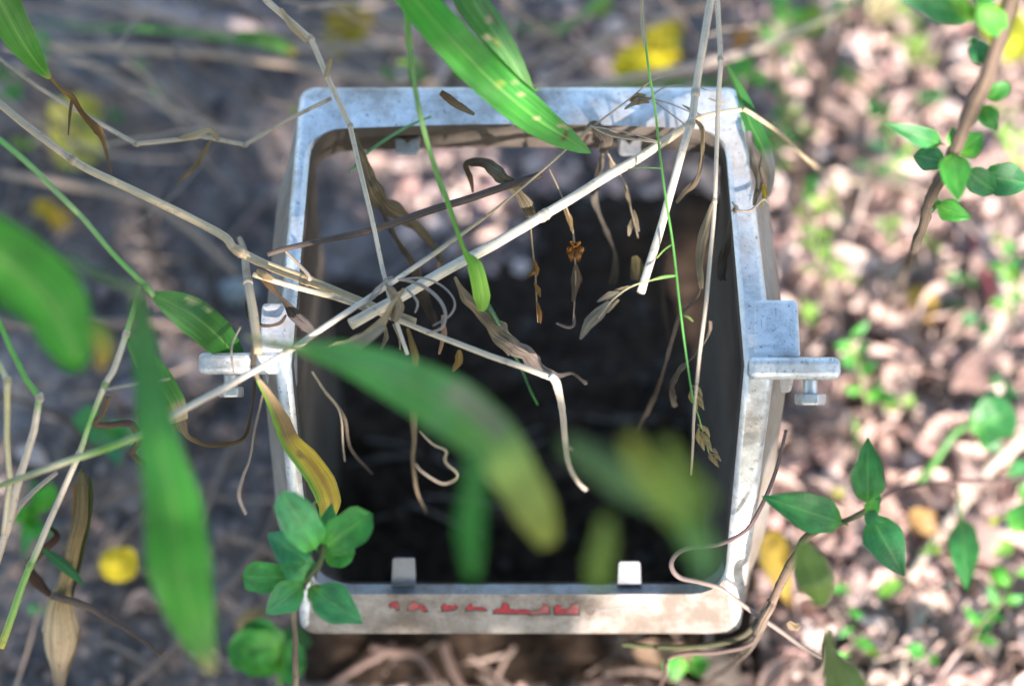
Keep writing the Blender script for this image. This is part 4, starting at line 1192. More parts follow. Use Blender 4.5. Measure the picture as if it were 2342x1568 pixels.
# ------------------------------------------------------------------ large green blades
def blade(pts, w, cols, label, spots=(), fold=.15, twist=0, group=None, edge=None, seg=9, across=8, name='hanging_leaf', cat='leaf', mat=None, crumple=0.0, ragged=.04):
    o = ribbon(name, pts, w, mat or M_BLADE, cols, None, seg, across, fold, twist, crumple, spots, edge, ragged=ragged)
    tag(o, label, cat, group)
    return o
tanS = (.36, .33, .19); brS = (.10, .06, .03)
blade([c(870, -90, .83), c(955, 5, .835), c(1040, 100, .84), c(1130, 190, .855), c(1220, 265, .87), c(1300, 318, .885), c(1352, 350, .895)], [52, 84, 92, 88, 82, 52, 3],
      [(0, GRN2), (.5, GRN), (.85, (.05, .24, .04)), (1, (.10, .28, .08))], 'largest sharp green blade hanging from the top edge over the far rim',
      spots=[(.87, .1, .014, .5, brS), (.84, .55, .012, .25, tanS), (.86, .75, .012, .15, tanS), (.55, .15, .02, .18, (.25, .33, .05)), (.64, .5, .012, .2, tanS), (.70, .6, .008, .14, tanS), (.58, .7, .012, .14, tanS), (.74, -.05, .01, .15, tanS)], fold=.22, twist=[12, 8, 5, 0, -5, -10, -10])
blade([c(1040, -90, .85), c(1085, 5, .855), c(1125, 65, .86), c(1165, 130, .865), c(1195, 185, .87), c(1220, 208, .873), c(1235, 200, .872)], [66, 76, 70, 54, 40, 9, 2],
      [(0, (.05, .21, .05)), (.5, (.04, .18, .04)), (1, (.08, .26, .04))], 'shorter green blade with torn brown spots behind the largest one', spots=[(.42, .2, .03, .25, (.32, .26, .19)), (.50, -.55, .03, .25, (.42, .36, .25)), (.40, .5, .1, .2, (.06, .10, .03)), (.56, -.3, .03, .12, (.3, .3, .06))], fold=.45, twist=[-15, -15, -10, 0, 10, 20, 40])
blade([c(925, -20, .84), c(935, 100, .845), c(945, 185, .85), c(962, 270, .86), c(990, 370, .87), c(1022, 460, .875), c(1060, 570, .88), c(1085, 610, .88), c(1102, 680, .885), (c(1100, 712, .886))], [13, 15, 13, 12, 11, 12, 10, 36, 40, 12],
      [(0, (.10, .30, .06)), (.3, (.12, .26, .12)), (.7, (.08, .26, .05)), (.85, (.14, .38, .04)), (1, (.20, .40, .05))], 'narrow green blade dropping through the middle of the opening', fold=.4, twist=[0, 20, 40, 20, 0, 10, 20, 10, 0, 0])
blade([c(-20, -40, .86), c(15, 30, .87), c(50, 95, .88), c(85, 145, .89), c(115, 180, .90)], [70, 84, 72, 44, 8], [(0, (.06, .20, .035)), (.9, (.07, .25, .03)), (1, (.3, .33, .08))], 'green blade at the upper left corner with a brown withered tip', spots=[(.35, .1, .03, .1, (.2, .1, .03)), (.15, .4, .03, .12, (.2, .14, .03))], fold=.25)
blade([c(112, 172, .90), c(135, 200, .905), c(165, 222, .91), c(190, 262, .915), c(225, 300, .92), c(238, 330, .925), c(255, 398, .93)], [8, 8, 14, 12, 22, 10, 2], [(0, (.34, .26, .12)), (.4, (.20, .12, .06)), (1, (.22, .16, .11))], 'withered brown leaf tip dangling below the upper left blade', fold=.7, mat=M_DRY, crumple=.12, name='dry_leaf', cat='dry leaf')
blade([c(165, 228, .911), c(160, 260, .912), c(156, 310, .913)], [8, 7, 2], [(0, BROWN), (1, (.2, .15, .1))], 'short brown fibre hanging beside the withered leaf tip', fold=.7, mat=M_DRY, name='dry_leaf', cat='dry leaf')
# foreground blades, strongly out of focus
OUTL = [(-120, 440), (0, 492), (80, 540), (150, 600), (192, 650), (207, 700), (204, 750), (212, 788), (206, 836), (182, 851), (156, 856), (132, 828), (92, 790), (76, 752), (52, 730), (30, 722), (-10, 690), (-120, 640)]
def torn_blade():
    V, C, ST, F = [], [], [], []
    sp = [((-120, 540)), ((0, 595)), ((80, 655)), ((130, 715)), ((160, 770)), ((172, 815))]
    n = len(OUTL)
    for k, (x, y) in enumerate(OUTL):
        d = .70 + .02 * (y - 440) / 400
        V.append(c(x, y, d)); C.append(GRN2); ST.append((k * .01, 1 if k < n / 2 else -1, 3))
    for k, (x, y) in enumerate(OUTL):
        sx, sy = min(sp, key=lambda q: (q[0] - x) ** 2 + (q[1] - y) ** 2)
        V.append(c(lerp(x, sx, .5), lerp(y, sy, .5), .702 + .02 * (y - 440) / 400)); C.append(GRN2); ST.append((k * .01, .5 if k < n / 2 else -.5, 3))
    for k, (sx, sy) in enumerate(sp):
        V.append(c(sx, sy, .698 + .02 * (sy - 440) / 400)); C.append((.09, .36, .04)); ST.append((k * .02, 0, 3))
    near = [min(range(len(sp)), key=lambda q: (sp[q][0] - x) ** 2 + (sp[q][1] - y) ** 2) for x, y in OUTL]
    for k in range(n - 1):
        F.append((k, k + 1, n + k + 1, n + k))
        p0, p1 = 2 * n + near[k], 2 * n + near[k + 1]
        F.append((n + k, n + k + 1, p1) if p0 == p1 else (n + k, n + k + 1, p1, p0))
    o = link_mesh('hanging_leaf', V, F, M_BLADE, None, V[0], C, ST)
    m = o.modifiers.new('smooth', 'SUBSURF'); m.levels = 1; m.render_levels = 2
    tag(o, 'big blurred green leaf at the left edge with an orange torn corner', 'leaf')
    return o
BIG = torn_blade()
ribbon('torn_corner', [c(205, 730, .712), c(228, 765, .714), c(238, 800, .716), c(228, 845, .718)], [20, 46, 44, 14], M_BLADE, [(0, (.06, .26, .03)), (.4, (.22, .28, .03)), (1, (.45, .25, .02))], BIG, 6, 5, .1)
blade([c(310, 645, .735), c(325, 760, .73), c(345, 900, .725), c(365, 1020, .72), c(395, 1150, .715), c(410, 1290, .715), c(440, 1420, .72), c(485, 1540, .725)], [24, 52, 70, 95, 128, 150, 105, 16], [(0, (.10, .26, .09)), (.25, (.05, .22, .06)), (.8, GRN2), (.93, (.07, .26, .04)), (1, (.36, .30, .19))], 'tall blurred green blade hanging down in front of the lower left soil', fold=.12, twist=[30, 20, 0, 0, 0, 0, 10, 20])
blade([c(560, 770, .76), c(660, 790, .745), c(780, 815, .73), c(900, 862, .715), c(1020, 925, .69), c(1115, 1000, .68), c(1180, 1090, .665), c(1225, 1170, .655), c(1255, 1245, .65)], [10, 14, 70, 112, 140, 132, 104, 96, 36], [(0, (.36, .38, .25)), (.12, (.22, .32, .15)), (.2, (.06, .28, .06)), (.55, (.06, .28, .06)), (.72, (.11, .27, .06)), (.84, (.30, .42, .06)), (1, (.48, .50, .08))],
      'blurred green blade with a yellow tip floating over the lower opening', spots=[(.66, .5, .10, .5, (.20, .24, .15))], fold=.12)
blade([c(560, 770, .76), c(640, 795, .77), c(730, 798, .80), c(820, 785, .84), c(880, 745, .87)], [8, 12, 14, 26, 14], [(0, (.36, .36, .25)), (1, (.40, .36, .29))], 'pale grey dry strip curving from the left lug to the knot', fold=.4, mat=M_DRY, name='dry_leaf', cat='dry leaf')
blade([c(1090, 1020, .63), c(1085, 1110, .63), c(1075, 1200, .63), c(1078, 1260, .63), c(1080, 1325, .63)], [30, 55, 62, 50, 20], [(0, (.04, .20, .04)), (.6, (.03, .22, .025)), (1, (.04, .24, .03))], 'blurred green blade tip just left of the yellow leaf tip', fold=.2)
blade([c(1290, 1010, .59), c(1370, 1060, .59), c(1450, 1110, .59), c(1530, 1150, .59), c(1580, 1160, .59)], [30, 70, 80, 60, 30], [(0, (.10, .20, .09)), (1, (.06, .15, .06))], 'dim blurred green blade behind the yellow green sprig', fold=.2)
SPR = empty('sprig', c(1570, 1180, .67))
SPR.location = c(1570, 1180, .57)
tag(SPR, 'blurred yellow green sprig hanging over the lower right of the opening', 'sprig')
def spr_leaf(pts, w, cols):
    ribbon('leaf', pts, w, M_BLADE, cols, SPR, 9, 8, .2, 0, ragged=.05)
spr_leaf([c(1440, 1000, .57), c(1462, 1060, .57), c(1500, 1110, .57), c(1550, 1160, .57), c(1585, 1220, .57)], [28, 42, 56, 78, 36], [(0, (.40, .44, .07)), (.5, (.30, .42, .07)), (1, (.22, .40, .07))])
spr_leaf([c(1520, 1010, .57), c(1545, 1070, .57), c(1580, 1120, .57), c(1625, 1150, .57)], [24, 48, 64, 30], [(0, (.32, .44, .06)), (1, (.28, .44, .07))])
spr_leaf([c(1560, 1180, .57), c(1590, 1230, .575), c(1615, 1290, .58), c(1600, 1330, .58)], [40, 66, 60, 20], [(0, (.08, .24, .09)), (1, (.06, .2, .07))])
blade([c(1385, 1180, .60), c(1383, 1240, .60), c(1370, 1290, .60), c(1372, 1345, .60)], [20, 46, 52, 40], [(0, (.16, .26, .07)), (1, (.18, .32, .04))], 'blurred olive green leaf tip hanging before the right lower tab', fold=.2, name='hanging_leaf', cat='leaf')
blade([c(150, 585, .735), c(220, 625, .73), c(300, 660, .73), c(335, 690, .735)], [16, 22, 20, 10], [(0, (.16, .28, .12)), (1, (.22, .29, .19))], 'blurred pale green stem joining the big left leaf to the tall blade', fold=.4, name='green_stem', cat='stem')
blade([c(1835, 1240, .80), c(1850, 1290, .80), c(1870, 1340, .80), c(1880, 1385, .81)], [20, 80, 84, 24], [(0, (.14, .24, .05)), (1, (.12, .2, .05))], 'blurred olive leaf in front of the yellow leaf right of the box', fold=.2, name='hanging_leaf', cat='leaf')
blade([c(1895, 1440, .80), c(1900, 1500, .80), c(1925, 1550, .80), c(1950, 1600, .80)], [12, 34, 90, 100], [(0, (.2, .24, .08)), (1, (.13, .22, .05))], 'blurred olive leaf rising from the lower edge right of the vines', fold=.2, name='hanging_leaf', cat='leaf')
# blurred blade over the far left
hi([(80, 45, 95), (200, 62, 100), (330, 66, 104), (480, 82, 104), (600, 100, 100)], [3, 5, 6, 7, 6], [(0, (.03, .10, .02)), (.5, (.08, .24, .04)), (1, (.05, .18, .03))], 'green stem lying level across the top left', mat=M_GREEN)
blade([g(540, 78, 105), g(600, 90, 104), g(650, 108, 100), g(680, 122, 98)], [14, 38, 30, 6], [(0, (.05, .19, .03)), (.8, (.05, .2, .03)), (1, (.42, .30, .03))], 'small green leaf ending the level green stem', fold=.3, name='hanging_leaf', cat='leaf')
hi([(1270, 75, 60), (1340, 30, 62), (1400, -20, 64)], [9, 9, 8], [(0, (.22, .34, .1)), (1, (.14, .34, .05))], 'lime green stem rising to the top edge right of the hanging blades', mat=M_GREEN)
blade([g(1350, 5, 40), g(1375, 20, 40), g(1400, -20, 40)], [40, 40, 10], [(0, (.2, .36, .04)), (1, (.24, .38, .05))], 'lime green leaf bit at the top edge', fold=.2, name='hanging_leaf', cat='leaf')
blade([g(1280, 200, 95), g(1400, 195, 96), g(1550, 190, 96), g(1680, 188, 96)], [9, 12, 12, 8], [(0, (.05, .2, .03)), (1, (.06, .24, .03))], 'thin green blade lying along just behind the far rim', fold=.3)
for (x0, y0, x1, y1, w_, lb) in [(905, 145, 975, 140, 16, 'short lime blade tip left of the largest blade'), (1040, 170, 1085, 155, 28, 'small lime leaf peeking over the far rim'), (870, 155, 915, 185, 22, 'dull green leaf bit touching the far rim'), (930, 175, 985, 170, 42, 'dark green leaf behind the far rim')]:
    flatleaf(x0, y0, x1, y1, w_, [(0, LIME), (1, (.12, .3, .05))] if 'lime' in lb else [(0, (.05, .17, .05)), (1, (.06, .2, .06))], lb, 'leaf', 100, 'ovate', 'hanging_leaf', M_BLADE)
# ------------------------------------------------------------------ dry leaves hanging in and on the box
def dry(pts, w, cols, label, parent=None, twist=0, crumple=.20, fold=.5, seg=11, across=8, ragged=.4, name='dry_leaf', cat='dry leaf', group=None):
    o = ribbon(name, pts, w, M_DRY, cols, parent, seg, across, fold, twist, crumple, ragged=ragged)
    if parent is None: tag(o, label, cat, group)
    return o
dry([r(805, 305, 10), r(830, 380, 2), r(860, 450, -8), r(920, 500, -20), r(975, 550, -30), r(1010, 600, -35)], [16, 34, 46, 38, 26, 12], [(0, (.34, .28, .20)), (.5, (.27, .23, .18)), (1, (.22, .19, .15))], 'crumpled grey brown leaf hanging inside the upper left of the box', twist=[20, 30, 0, 30, 60, 20])
dry([r(870, 470, -10), r(900, 540, -20), r(940, 600, -30), r(965, 670, -40), r(1000, 750, -46)], [8, 14, 18, 30, 8], [(0, (.15, .12, .10)), (.6, (.13, .105, .085)), (1, (.10, .08, .07))], 'dark drooping leaf under the knot of stalks', twist=[0, 40, 20, 0, 30])
dry([r(1082, 440, 2), r(1078, 405, 6), r(1068, 378, 10), r(1110, 375, 14), r(1150, 405, 18), r(1190, 445, 14), r(1222, 500, 6)], [7, 14, 20, 28, 30, 28, 22], [(0, (.15, .11, .08)), (.3, (.14, .10, .07)), (.5, (.33, .27, .2)), (1, (.30, .25, .19))], 'curled dry leaf draped over the dark twig', twist=[60, 40, 10, 0, 10, 20, 0])
dry([r(1040, 632, 6), r(1062, 675, 2), r(1100, 720, -2), r(1140, 760, -4), r(1180, 795, -6)], [6, 22, 34, 46, 40], [(0, (.46, .36, .26)), (.5, (.42, .34, .26)), (1, (.44, .36, .29))], 'upper part of the pinkish crumpled leaf in the middle of the opening', twist=[10, 0, 30, 0, -20], crumple=.2)
dry([r(1170, 788, -6), r(1205, 812, -8), r(1240, 842, -12), r(1275, 858, -16), r(1310, 855, -18), r(1342, 878, -22)], [36, 38, 34, 12, 6, 11], [(0, (.50, .39, .30)), (.6, (.48, .36, .28)), (.8, (.12, .09, .07)), (1, (.46, .38, .31))], 'lower wrinkled part of the pinkish leaf with a thin beaded tail', twist=[0, 20, -20, 0, 30, 0], crumple=.2)
dry([r(1385, 300, 2), r(1372, 370, -8), r(1358, 450, -20), r(1380, 520, -28), r(1405, 580, -36), r(1402, 650, -44)], [16, 20, 18, 16, 14, 20], [(0, (.24, .20, .15)), (.5, (.20, .175, .15)), (1, (.13, .11, .09))], 'grey brown leaf hanging straight down from the far rim', twist=[30, 60, 20, 60, 30, 0])
h2 = culm([r(1360, 285, 10), r(1400, 370, 0), r(1430, 420, -6), r(1445, 480, -12), r(1460, 545, -20)], [2.5, 2.4, 2.2, 2, 1.2], [(0, (.26, .2, .15)), (1, (.3, .25, .18))], 'thin dangling seed stem right of the hanging grey leaf', wob=.001)
for (x0, y0, x1, y1, w_) in [(1395, 365, 1412, 400, 16), (1428, 425, 1442, 470, 12), (1445, 500, 1438, 540, 14), (1450, 480, 1462, 530, 10)]:
    dry([r(x0, y0, -4), r((x0 + x1) / 2, (y0 + y1) / 2, -6), r(x1, y1, -9)], [3, w_, 3], [(0, (.34, .27, .17)), (1, (.42, .35, .26))], '', h2, crumple=.08, seg=4, name='husk')
h5 = culm([r(1254, 384, 14), r(1275, 430, 10), r(1295, 480, 6), r(1310, 545, 0), r(1316, 640, -8), r(1313, 740, -20)], [2.2, 2.4, 2.2, 2.4, 2, 1.6], [(0, (.36, .28, .18)), (1, (.26, .19, .13))], 'thin stem carrying the bright orange withered flower', wob=.001)
dry([r(1290, 475, 6), r(1302, 500, 5), r(1308, 530, 3)], [5, 14, 5], [(0, (.36, .26, .14)), (1, (.40, .26, .12))], '', h5, seg=5, name='husk')
for k in range(6):
    a = k * 1.05
    dry([r(1315, 558, 2), r(1315 + 13 * math.cos(a), 572 + 15 * math.sin(a), 5), r(1315 + 17 * math.cos(a), 582 + 20 * math.sin(a), 1)], [8, 18, 5], [(0, (.46, .21, .06)), (.7, (.42, .18, .05)), (1, (.16, .09, .05))], '', h5, seg=4, crumple=.12, name='petal')
dry([r(1317, 605, -4), r(1318, 640, -8), r(1310, 690, -12)], [8, 24, 6], [(0, (.33, .23, .14)), (1, (.28, .19, .13))], '', h5, seg=6, crumple=.08, name='husk')
stalk('hooked_end', [r(1313, 720, -18), r(1312, 742, -20), r(1298, 748, -20), r(1272, 738, -20)], [3, 4, 4, 3], M_BARK, [(0, (.12, .1, .09)), (1, (.10, .08, .075))], h5, 5, 6)
h6 = culm([r(1216, 500, 8), r(1219, 560, 4), r(1222, 620, 0), r(1226, 680, -4), r(1232, 735, -8)], [2, 2, 2.2, 1.8, 1.2], [(0, (.36, .27, .14)), (1, (.24, .15, .08))], 'thin stem carrying small orange brown husks below the curled leaf', wob=.001)
for (x0, y0, x1, y1, w_) in [(1222, 595, 1226, 635, 16), (1222, 620, 1204, 632, 10), (1222, 645, 1236, 680, 12), (1228, 690, 1236, 740, 13)]:
    dry([r(x0, y0, 2), r((x0 + x1) / 2 + 2, (y0 + y1) / 2, 1), r(x1, y1, -2)], [3, w_, 2], [(0, (.42, .22, .07)), (1, (.30, .16, .07))], '', h6, crumple=.1, seg=4, name='husk')
h7 = culm([r(1545, 629, 24), r(1490, 640, 22), r(1440, 658, 20), r(1400, 690, 18), r(1370, 730, 16)], [1.8, 1.8, 2, 2, 1.5], [(0, (.10, .28, .05)), (.5, (.38, .36, .2)), (1, (.4, .34, .25))], 'pale seed ear branching from the hair thin green stem', wob=.0006)
dry([r(1395, 690, 18), r(1372, 715, 17), r(1348, 738, 15), r(1327, 776, 12)], [10, 26, 26, 4], [(0, (.42, .36, .28)), (1, (.40, .34, .26))], '', h7, crumple=.06, fold=.25, name='husk', ragged=.1)
dry([r(1418, 670, 19), r(1395, 676, 18), r(1366, 690, 17)], [6, 18, 3], [(0, (.46, .4, .32)), (1, (.5, .42, .35))], '', h7, crumple=.06, fold=.25, name='husk', ragged=.1)
dry([r(1440, 655, 20), r(1422, 660, 19), r(1405, 664, 18)], [4, 8, 2], [(0, (.46, .4, .32)), (1, (.5, .42, .35))], '', h7, crumple=.06, name='husk')
dry([r(1415, 685, 18), r(1400, 700, 17), r(1388, 715, 16)], [6, 12, 3], [(0, (.44, .37, .28)), (1, (.42, .36, .28))], '', h7, crumple=.06, name='husk')
dry([r(1452, 585, -20), r(1456, 612, -22), r(1452, 640, -24)], [10, 34, 18], [(0, (.17, .15, .07)), (1, (.13, .11, .07))], 'small olive husk in the dark behind the straight cream stalk', crumple=.08, fold=.3)
dry([r(1590, 275, 22), r(1604, 300, 20), r(1602, 360, 14), r(1592, 410, 8), r(1565, 440, 4), r(1545, 462, 0)], [8, 14, 14, 16, 14, 8], [(0, (.40, .33, .24)), (.6, (.27, .22, .17)), (1, (.36, .29, .22))], 'twisted dry leaf hanging between the two long vertical stalks', twist=[0, 50, 70, 30, 10, 40])
dry([r(1600, 590, 6), r(1602, 650, -4), r(1585, 690, -14), r(1555, 720, -20), r(1535, 780, -30), r(1515, 850, -40), r(1490, 920, -50), r(1455, 990, -60)], [10, 12, 14, 10, 12, 12, 12, 3], [(0, (.30, .25, .21)), (.3, (.26, .2, .17)), (.5, (.36, .27, .23)), (.7, (.16, .13, .11)), (.85, (.48, .37, .32)), (1, (.13, .1, .09))], 'long twisted dry leaf trailing down the right of the opening', twist=[0, 40, 80, 20, 50, 70, 20, 0])
dry([r(1625, 735, 18), r(1620, 765, 8), r(1590, 810, -6), r(1550, 850, -18), r(1535, 890, -28), r(1545, 930, -36)], [8, 7, 8, 13, 15, 14], [(0, (.45, .35, .28)), (.5, (.27, .22, .18)), (.8, (.2, .16, .13)), (1, (.50, .40, .34))], 'short dry leaf curling off the thinner hanging stalk', twist=[0, 30, 40, 20, 40, 0])
dry([r(1685, 470, 2), r(1668, 520, -6), r(1655, 580, -14), r(1645, 640, -20)], [10, 18, 16, 30], [(0, (.30, .24, .18)), (1, (.12, .1, .075))], 'ragged brown leaf clinging to the right inner edge', twist=[0, 30, 10, 40], crumple=.22)
dry([r(1520, 560, -60), r(1515, 640, -70), r(1520, 720, -80), r(1535, 800, -90)], [10, 14, 12, 6], [(0, (.16, .12, .11)), (1, (.13, .1, .09))], 'faint brown leaf deep in the right of the box', twist=[0, 40, 20, 0])
# knot where the stalks meet
dry([r(880, 650, 22), r(895, 672, 24), r(908, 700, 24), r(900, 735, 22)], [12, 22, 30, 14], [(0, (.36, .31, .26)), (1, (.34, .29, .25))], 'grey dry sheath wrapped round the knot of stalks', twist=[10, 40, 10, 0])
dry([r(660, 796, 24), r(740, 800, 24), r(820, 780, 22), r(870, 745, 22), r(900, 700, 24), r(925, 660, 24)], [8, 16, 30, 26, 20, 8], [(0, (.38, .36, .28)), (.6, (.40, .36, .30)), (1, (.38, .33, .27))], 'long grey dry leaf swooping under the knot of stalks', twist=[30, 20, 10, 30, 50, 30], crumple=.06)
def curl(pts, rp, col, label, h=22):
    return culm([r(x, y, h + (q[0] if q else 0)) for x, y, *q in pts], [q_ * .8 for q_ in rp], [(0, mixc(col, GREY, .5)), (1, mixc(col, BROWN, .35))], label, (), name='tendril', cat='tendril', wob=.0004)
curl([(840, 695), (862, 660), (905, 638), (960, 650), (1000, 680), (1018, 715), (1010, 750), (975, 762)], [3, 4, 5, 5, 5, 5, 4, 3], (.34, .29, .24), 'outer grey tendril looping right of the knot')
curl([(900, 640), (965, 636), (1012, 655), (1040, 688), (1030, 720), (990, 745)], [3, 3, 3, 3, 3, 2], (.36, .31, .26), 'thin grey tendril making the widest loop right of the knot')
curl([(845, 690), (870, 665), (880, 640), (900, 632)], [3, 3, 3, 2], (.3, .25, .2), 'short brown tendril at the left of the knot')
curl([(930, 660), (955, 690), (950, 715)], [3, 4, 2], (.42, .37, .3), 'tiny pale tendril inside the loops')
for k, (x0, y0, x1, y1, w_, cc_, lb) in enumerate([(932, 750, 950, 880, 22, (.36, .28, .14), 'tan husk hanging straight below the knot'), (900, 740, 915, 800, 10, (.4, .34, .26), 'pale thin husk left under the knot'), (880, 742, 872, 800, 14, (.3, .25, .18), 'grey husk pointing down left of the knot'), (1050, 800, 1035, 850, 24, (.36, .24, .1), 'orange tan husk under the beige stalk'), (1000, 600, 1000, 640, 18, (.50, .37, .28), 'pinkish dry bead above the thickest cream stalk'), (1012, 720, 1004, 810, 14, (.52, .36, .31), 'pinkish drop shaped leaf below the loops')]):
    dry([r(x0, y0, 6), r((x0 + x1) / 2 + 5, (y0 + y1) / 2, 2), r(x1, y1, -4)], [6, w_, 4], [(0, cc_), (1, mixc(cc_, BROWN, .3))], lb, crumple=.12, twist=[0, 30, 0])
RT = culm([r(948, 930, -30), r(945, 990, -34), r(943, 1050, -40), r(952, 1110, -46), r(972, 1172, -52)], [12, 7, 5, 4, 1.5], [(0, (.26, .2, .12)), (1, (.34, .26, .16))], 'knobbly root like dry tip hanging below the blurred blade', (), M_BARK, wob=.0015)
stalk('curl', [r(960, 985, -36), r(990, 1015, -38), r(1020, 1030, -40), r(1018, 1055, -42), r(1048, 1085, -44), r(1030, 1102, -46), r(1005, 1103, -46), r(965, 1078, -46), r(950, 1060, -46)], [2.5, 3, 3.5, 3, 3, 2.5, 2.5, 2.2, 2], M_STEM, [(0, (.4, .33, .22)), (1, (.5, .42, .33))], RT, 6, 6, .2)
culm([r(715, 850, 8), r(745, 895, 2), r(770, 930, -6), r(782, 985, -14), r(786, 1055, -24)], [3, 3.5, 3, 3, 2], [(0, (.33, .28, .18)), (1, (.36, .31, .26))], 'thin dry stem hanging inside the left wall', wob=.001)
culm([r(748, 900, 0), r(790, 960, -14), r(805, 1030, -26), r(850, 1085, -40)], [5, 5, 4, 2], [(0, (.18, .14, .10)), (1, (.06, .05, .045))], 'dark thread like stem beside the one hanging inside the left wall', wob=.001)
culm([r(1100, 680, 4), r(1130, 720, 0), r(1180, 820, -20), r(1228, 925, -40)], [9, 6, 4, 2.5], [(0, (.03, .10, .03)), (.8, (.025, .09, .03)), (1, (.06, .24, .05))], 'dark green blade tip slipping under the crumpled leaf', (), M_GREEN)
culm([r(800, 392, -5), r(850, 340, -2), r(930, 292, 2), r(985, 268, 6)], [3, 4, 3.5, 2.5], [(0, (.06, .2, .07)), (1, (.09, .24, .09))], 'dim thin green blade crossing the upper left inner corner', (), M_GREEN)
# left knot on the wall
dry([r(600, 640, 16), r(640, 680, 12), r(665, 715, 10), r(700, 745, 8), r(722, 770, 2)], [16, 18, 24, 26, 12], [(0, (.20, .12, .05)), (.4, (.15, .11, .08)), (.7, (.28, .23, .2)), (1, (.26, .22, .19))], 'dark withered leaf lying over the left rim below the knot', twist=[20, 40, 20, 0, 20])
dry([r(585, 622, 20), r(605, 632, 22), r(625, 640, 18)], [16, 20, 8], [(0, (.44, .36, .26)), (1, (.36, .28, .2))], 'crumpled beige sheath where two stalks bend at the left rim', twist=20)
dry([r(575, 660, 10), r(564, 690, 10), r(570, 730, 8), r(600, 745, 6), r(640, 740, 4), r(655, 720, 4)], [8, 7, 7, 8, 9, 5], [(0, (.12, .09, .07)), (1, (.14, .1, .08))], 'dark curling tendril circling the left gusset', twist=30, name='tendril', cat='tendril')
dry([r(580, 790, 22), r(578, 840, 22), r(590, 870, 20)], [14, 16, 10], [(0, (.26, .21, .17)), (1, (.30, .24, .19))], 'grey strip of leaf folded over the near edge of the left lug', twist=[10, 20, 40])
YL = blade([r(590, 868, 20), r(620, 915, 16), r(645, 965, 14), r(665, 1010, 12), r(700, 1050, 12), r(735, 1100, 14), r(752, 1150, 16), r(742, 1195, 16)], [10, 26, 40, 44, 56, 60, 56, 22], [(0, (.32, .25, .17)), (.2, (.30, .2, .11)), (.42, (.26, .16, .08)), (.5, (.62, .44, .03)), (1, (.62, .46, .03))],
      'yellow withering leaf with a green margin over the lower left rim', spots=[(.66, .05, .14, .28, (.40, .22, .02)), (.80, .2, .12, .22, (.42, .24, .02)), (.56, -.1, .04, .2, (.3, .16, .03)), (.9, -.5, .06, .4, (.45, .33, .05))], fold=.2, edge=((.16, .34, .03), .35, -1), name='leaf', cat='leaf', twist=[20, 20, 10, 0, 0, 0, 0, 0])
dry([r(722, 1145, 14), r(715, 1165, 12), r(722, 1190, 10), r(735, 1200, 10)], [4, 16, 20, 6], [(0, (.3, .26, .2)), (1, (.26, .22, .18))], '', YL, name='dry_edge')
culm([r(548, 750, 14), r(530, 785, 16), r(528, 815, 16), r(535, 850, 10)], [2.5, 2.5, 2, 2], [(0, (.42, .4, .27)), (1, (.3, .24, .17))], 'thin pale fibre hanging over the left lug', wob=.001)
culm([r(608, 880, 16), r(585, 960, 10), r(565, 1060, 0), r(550, 1130, -10), r(563, 1175, -14)], [3, 3, 3, 5, 4], [(0, (.2, .16, .12)), (1, (.36, .30, .27))], 'thin grey stem trailing outside the left wall', wob=.0015)
# panicle at the far right corner
PN = culm([r(1240, 390, 14), r(1320, 318, 16), r(1380, 268, 20), r(1440, 225, 24), r(1490, 185, 28), r(1560, 160, 30)], [2, 2.2, 2.2, 2, 1.8, 1.2], [(0, (.36, .28, .17)), (1, (.40, .33, .22))], 'thin arching straw with a feathery seed husk over the far rim', wob=.001)
for (x0, y0, x1, y1, w_) in [(1490, 225, 1428, 250, 14), (1485, 235, 1440, 240, 14), (1478, 218, 1440, 232, 10)]:
    dry([r(x0, y0, 26), r((x0 + x1) / 2, (y0 + y1) / 2 - 6, 28), r(x1, y1, 25)], [4, w_ * 1.3, 3], [(0, (.44, .36, .24)), (1, (.42, .33, .2))], '', PN, crumple=.06, name='husk')
for pts_ in [[(1490, 225), (1540, 240), (1590, 262)], [(1480, 230), (1520, 200), (1580, 196), (1640, 215)], [(1500, 235), (1560, 280), (1580, 300)], [(1350, 290), (1420, 300), (1510, 325)], [(1352, 288), (1400, 312), (1500, 326)]]:
    stalk('side_stem', [r(x, y, 24) for x, y in pts_], [2, 1.6, 1.2], M_STEM, [(0, (.44, .36, .26)), (1, (.48, .42, .33))], PN, 5, 6)
dry([r(1355, 288, 18), r(1400, 308, 20), r(1450, 318, 18), r(1515, 326, 14)], [14, 12, 8, 3], [(0, (.36, .29, .21)), (1, (.5, .44, .36))], 'pale pointed dry blade lying over the far inner edge', crumple=.05, fold=.5)
dry([r(1340, 300, 12), r(1360, 290, 14), r(1390, 320, 10), r(1375, 350, 4)], [8, 22, 26, 10], [(0, (.30, .24, .18)), (1, (.24, .19, .14))], 'crumpled dry leaf bunch at the tip of the largest blade', crumple=.25)
dry([r(1008, 210, 24), r(1035, 232, 22), r(1060, 248, 20), r(1085, 262, 20)], [12, 22, 16, 6], [(0, (.20, .13, .07)), (1, (.33, .25, .17))], 'brown seed husk lying on the far rim', fold=.4, crumple=.06, name='seed_husk', cat='husk')
for (x0, y0, x1, y1, w_, lb) in [(1560, 240, 1600, 262, 8, 'pale husk sliver by the thick cream stalk'), (1620, 225, 1660, 240, 6, 'pale husk sliver on the far right corner')]:
    dry([r(x0, y0, 20), r((x0 + x1) / 2, (y0 + y1) / 2, 21), r(x1, y1, 20)], [2, w_, 2], [(0, (.5, .44, .35)), (1, (.5, .43, .33))], lb, crumple=.05, name='seed_husk', cat='husk')
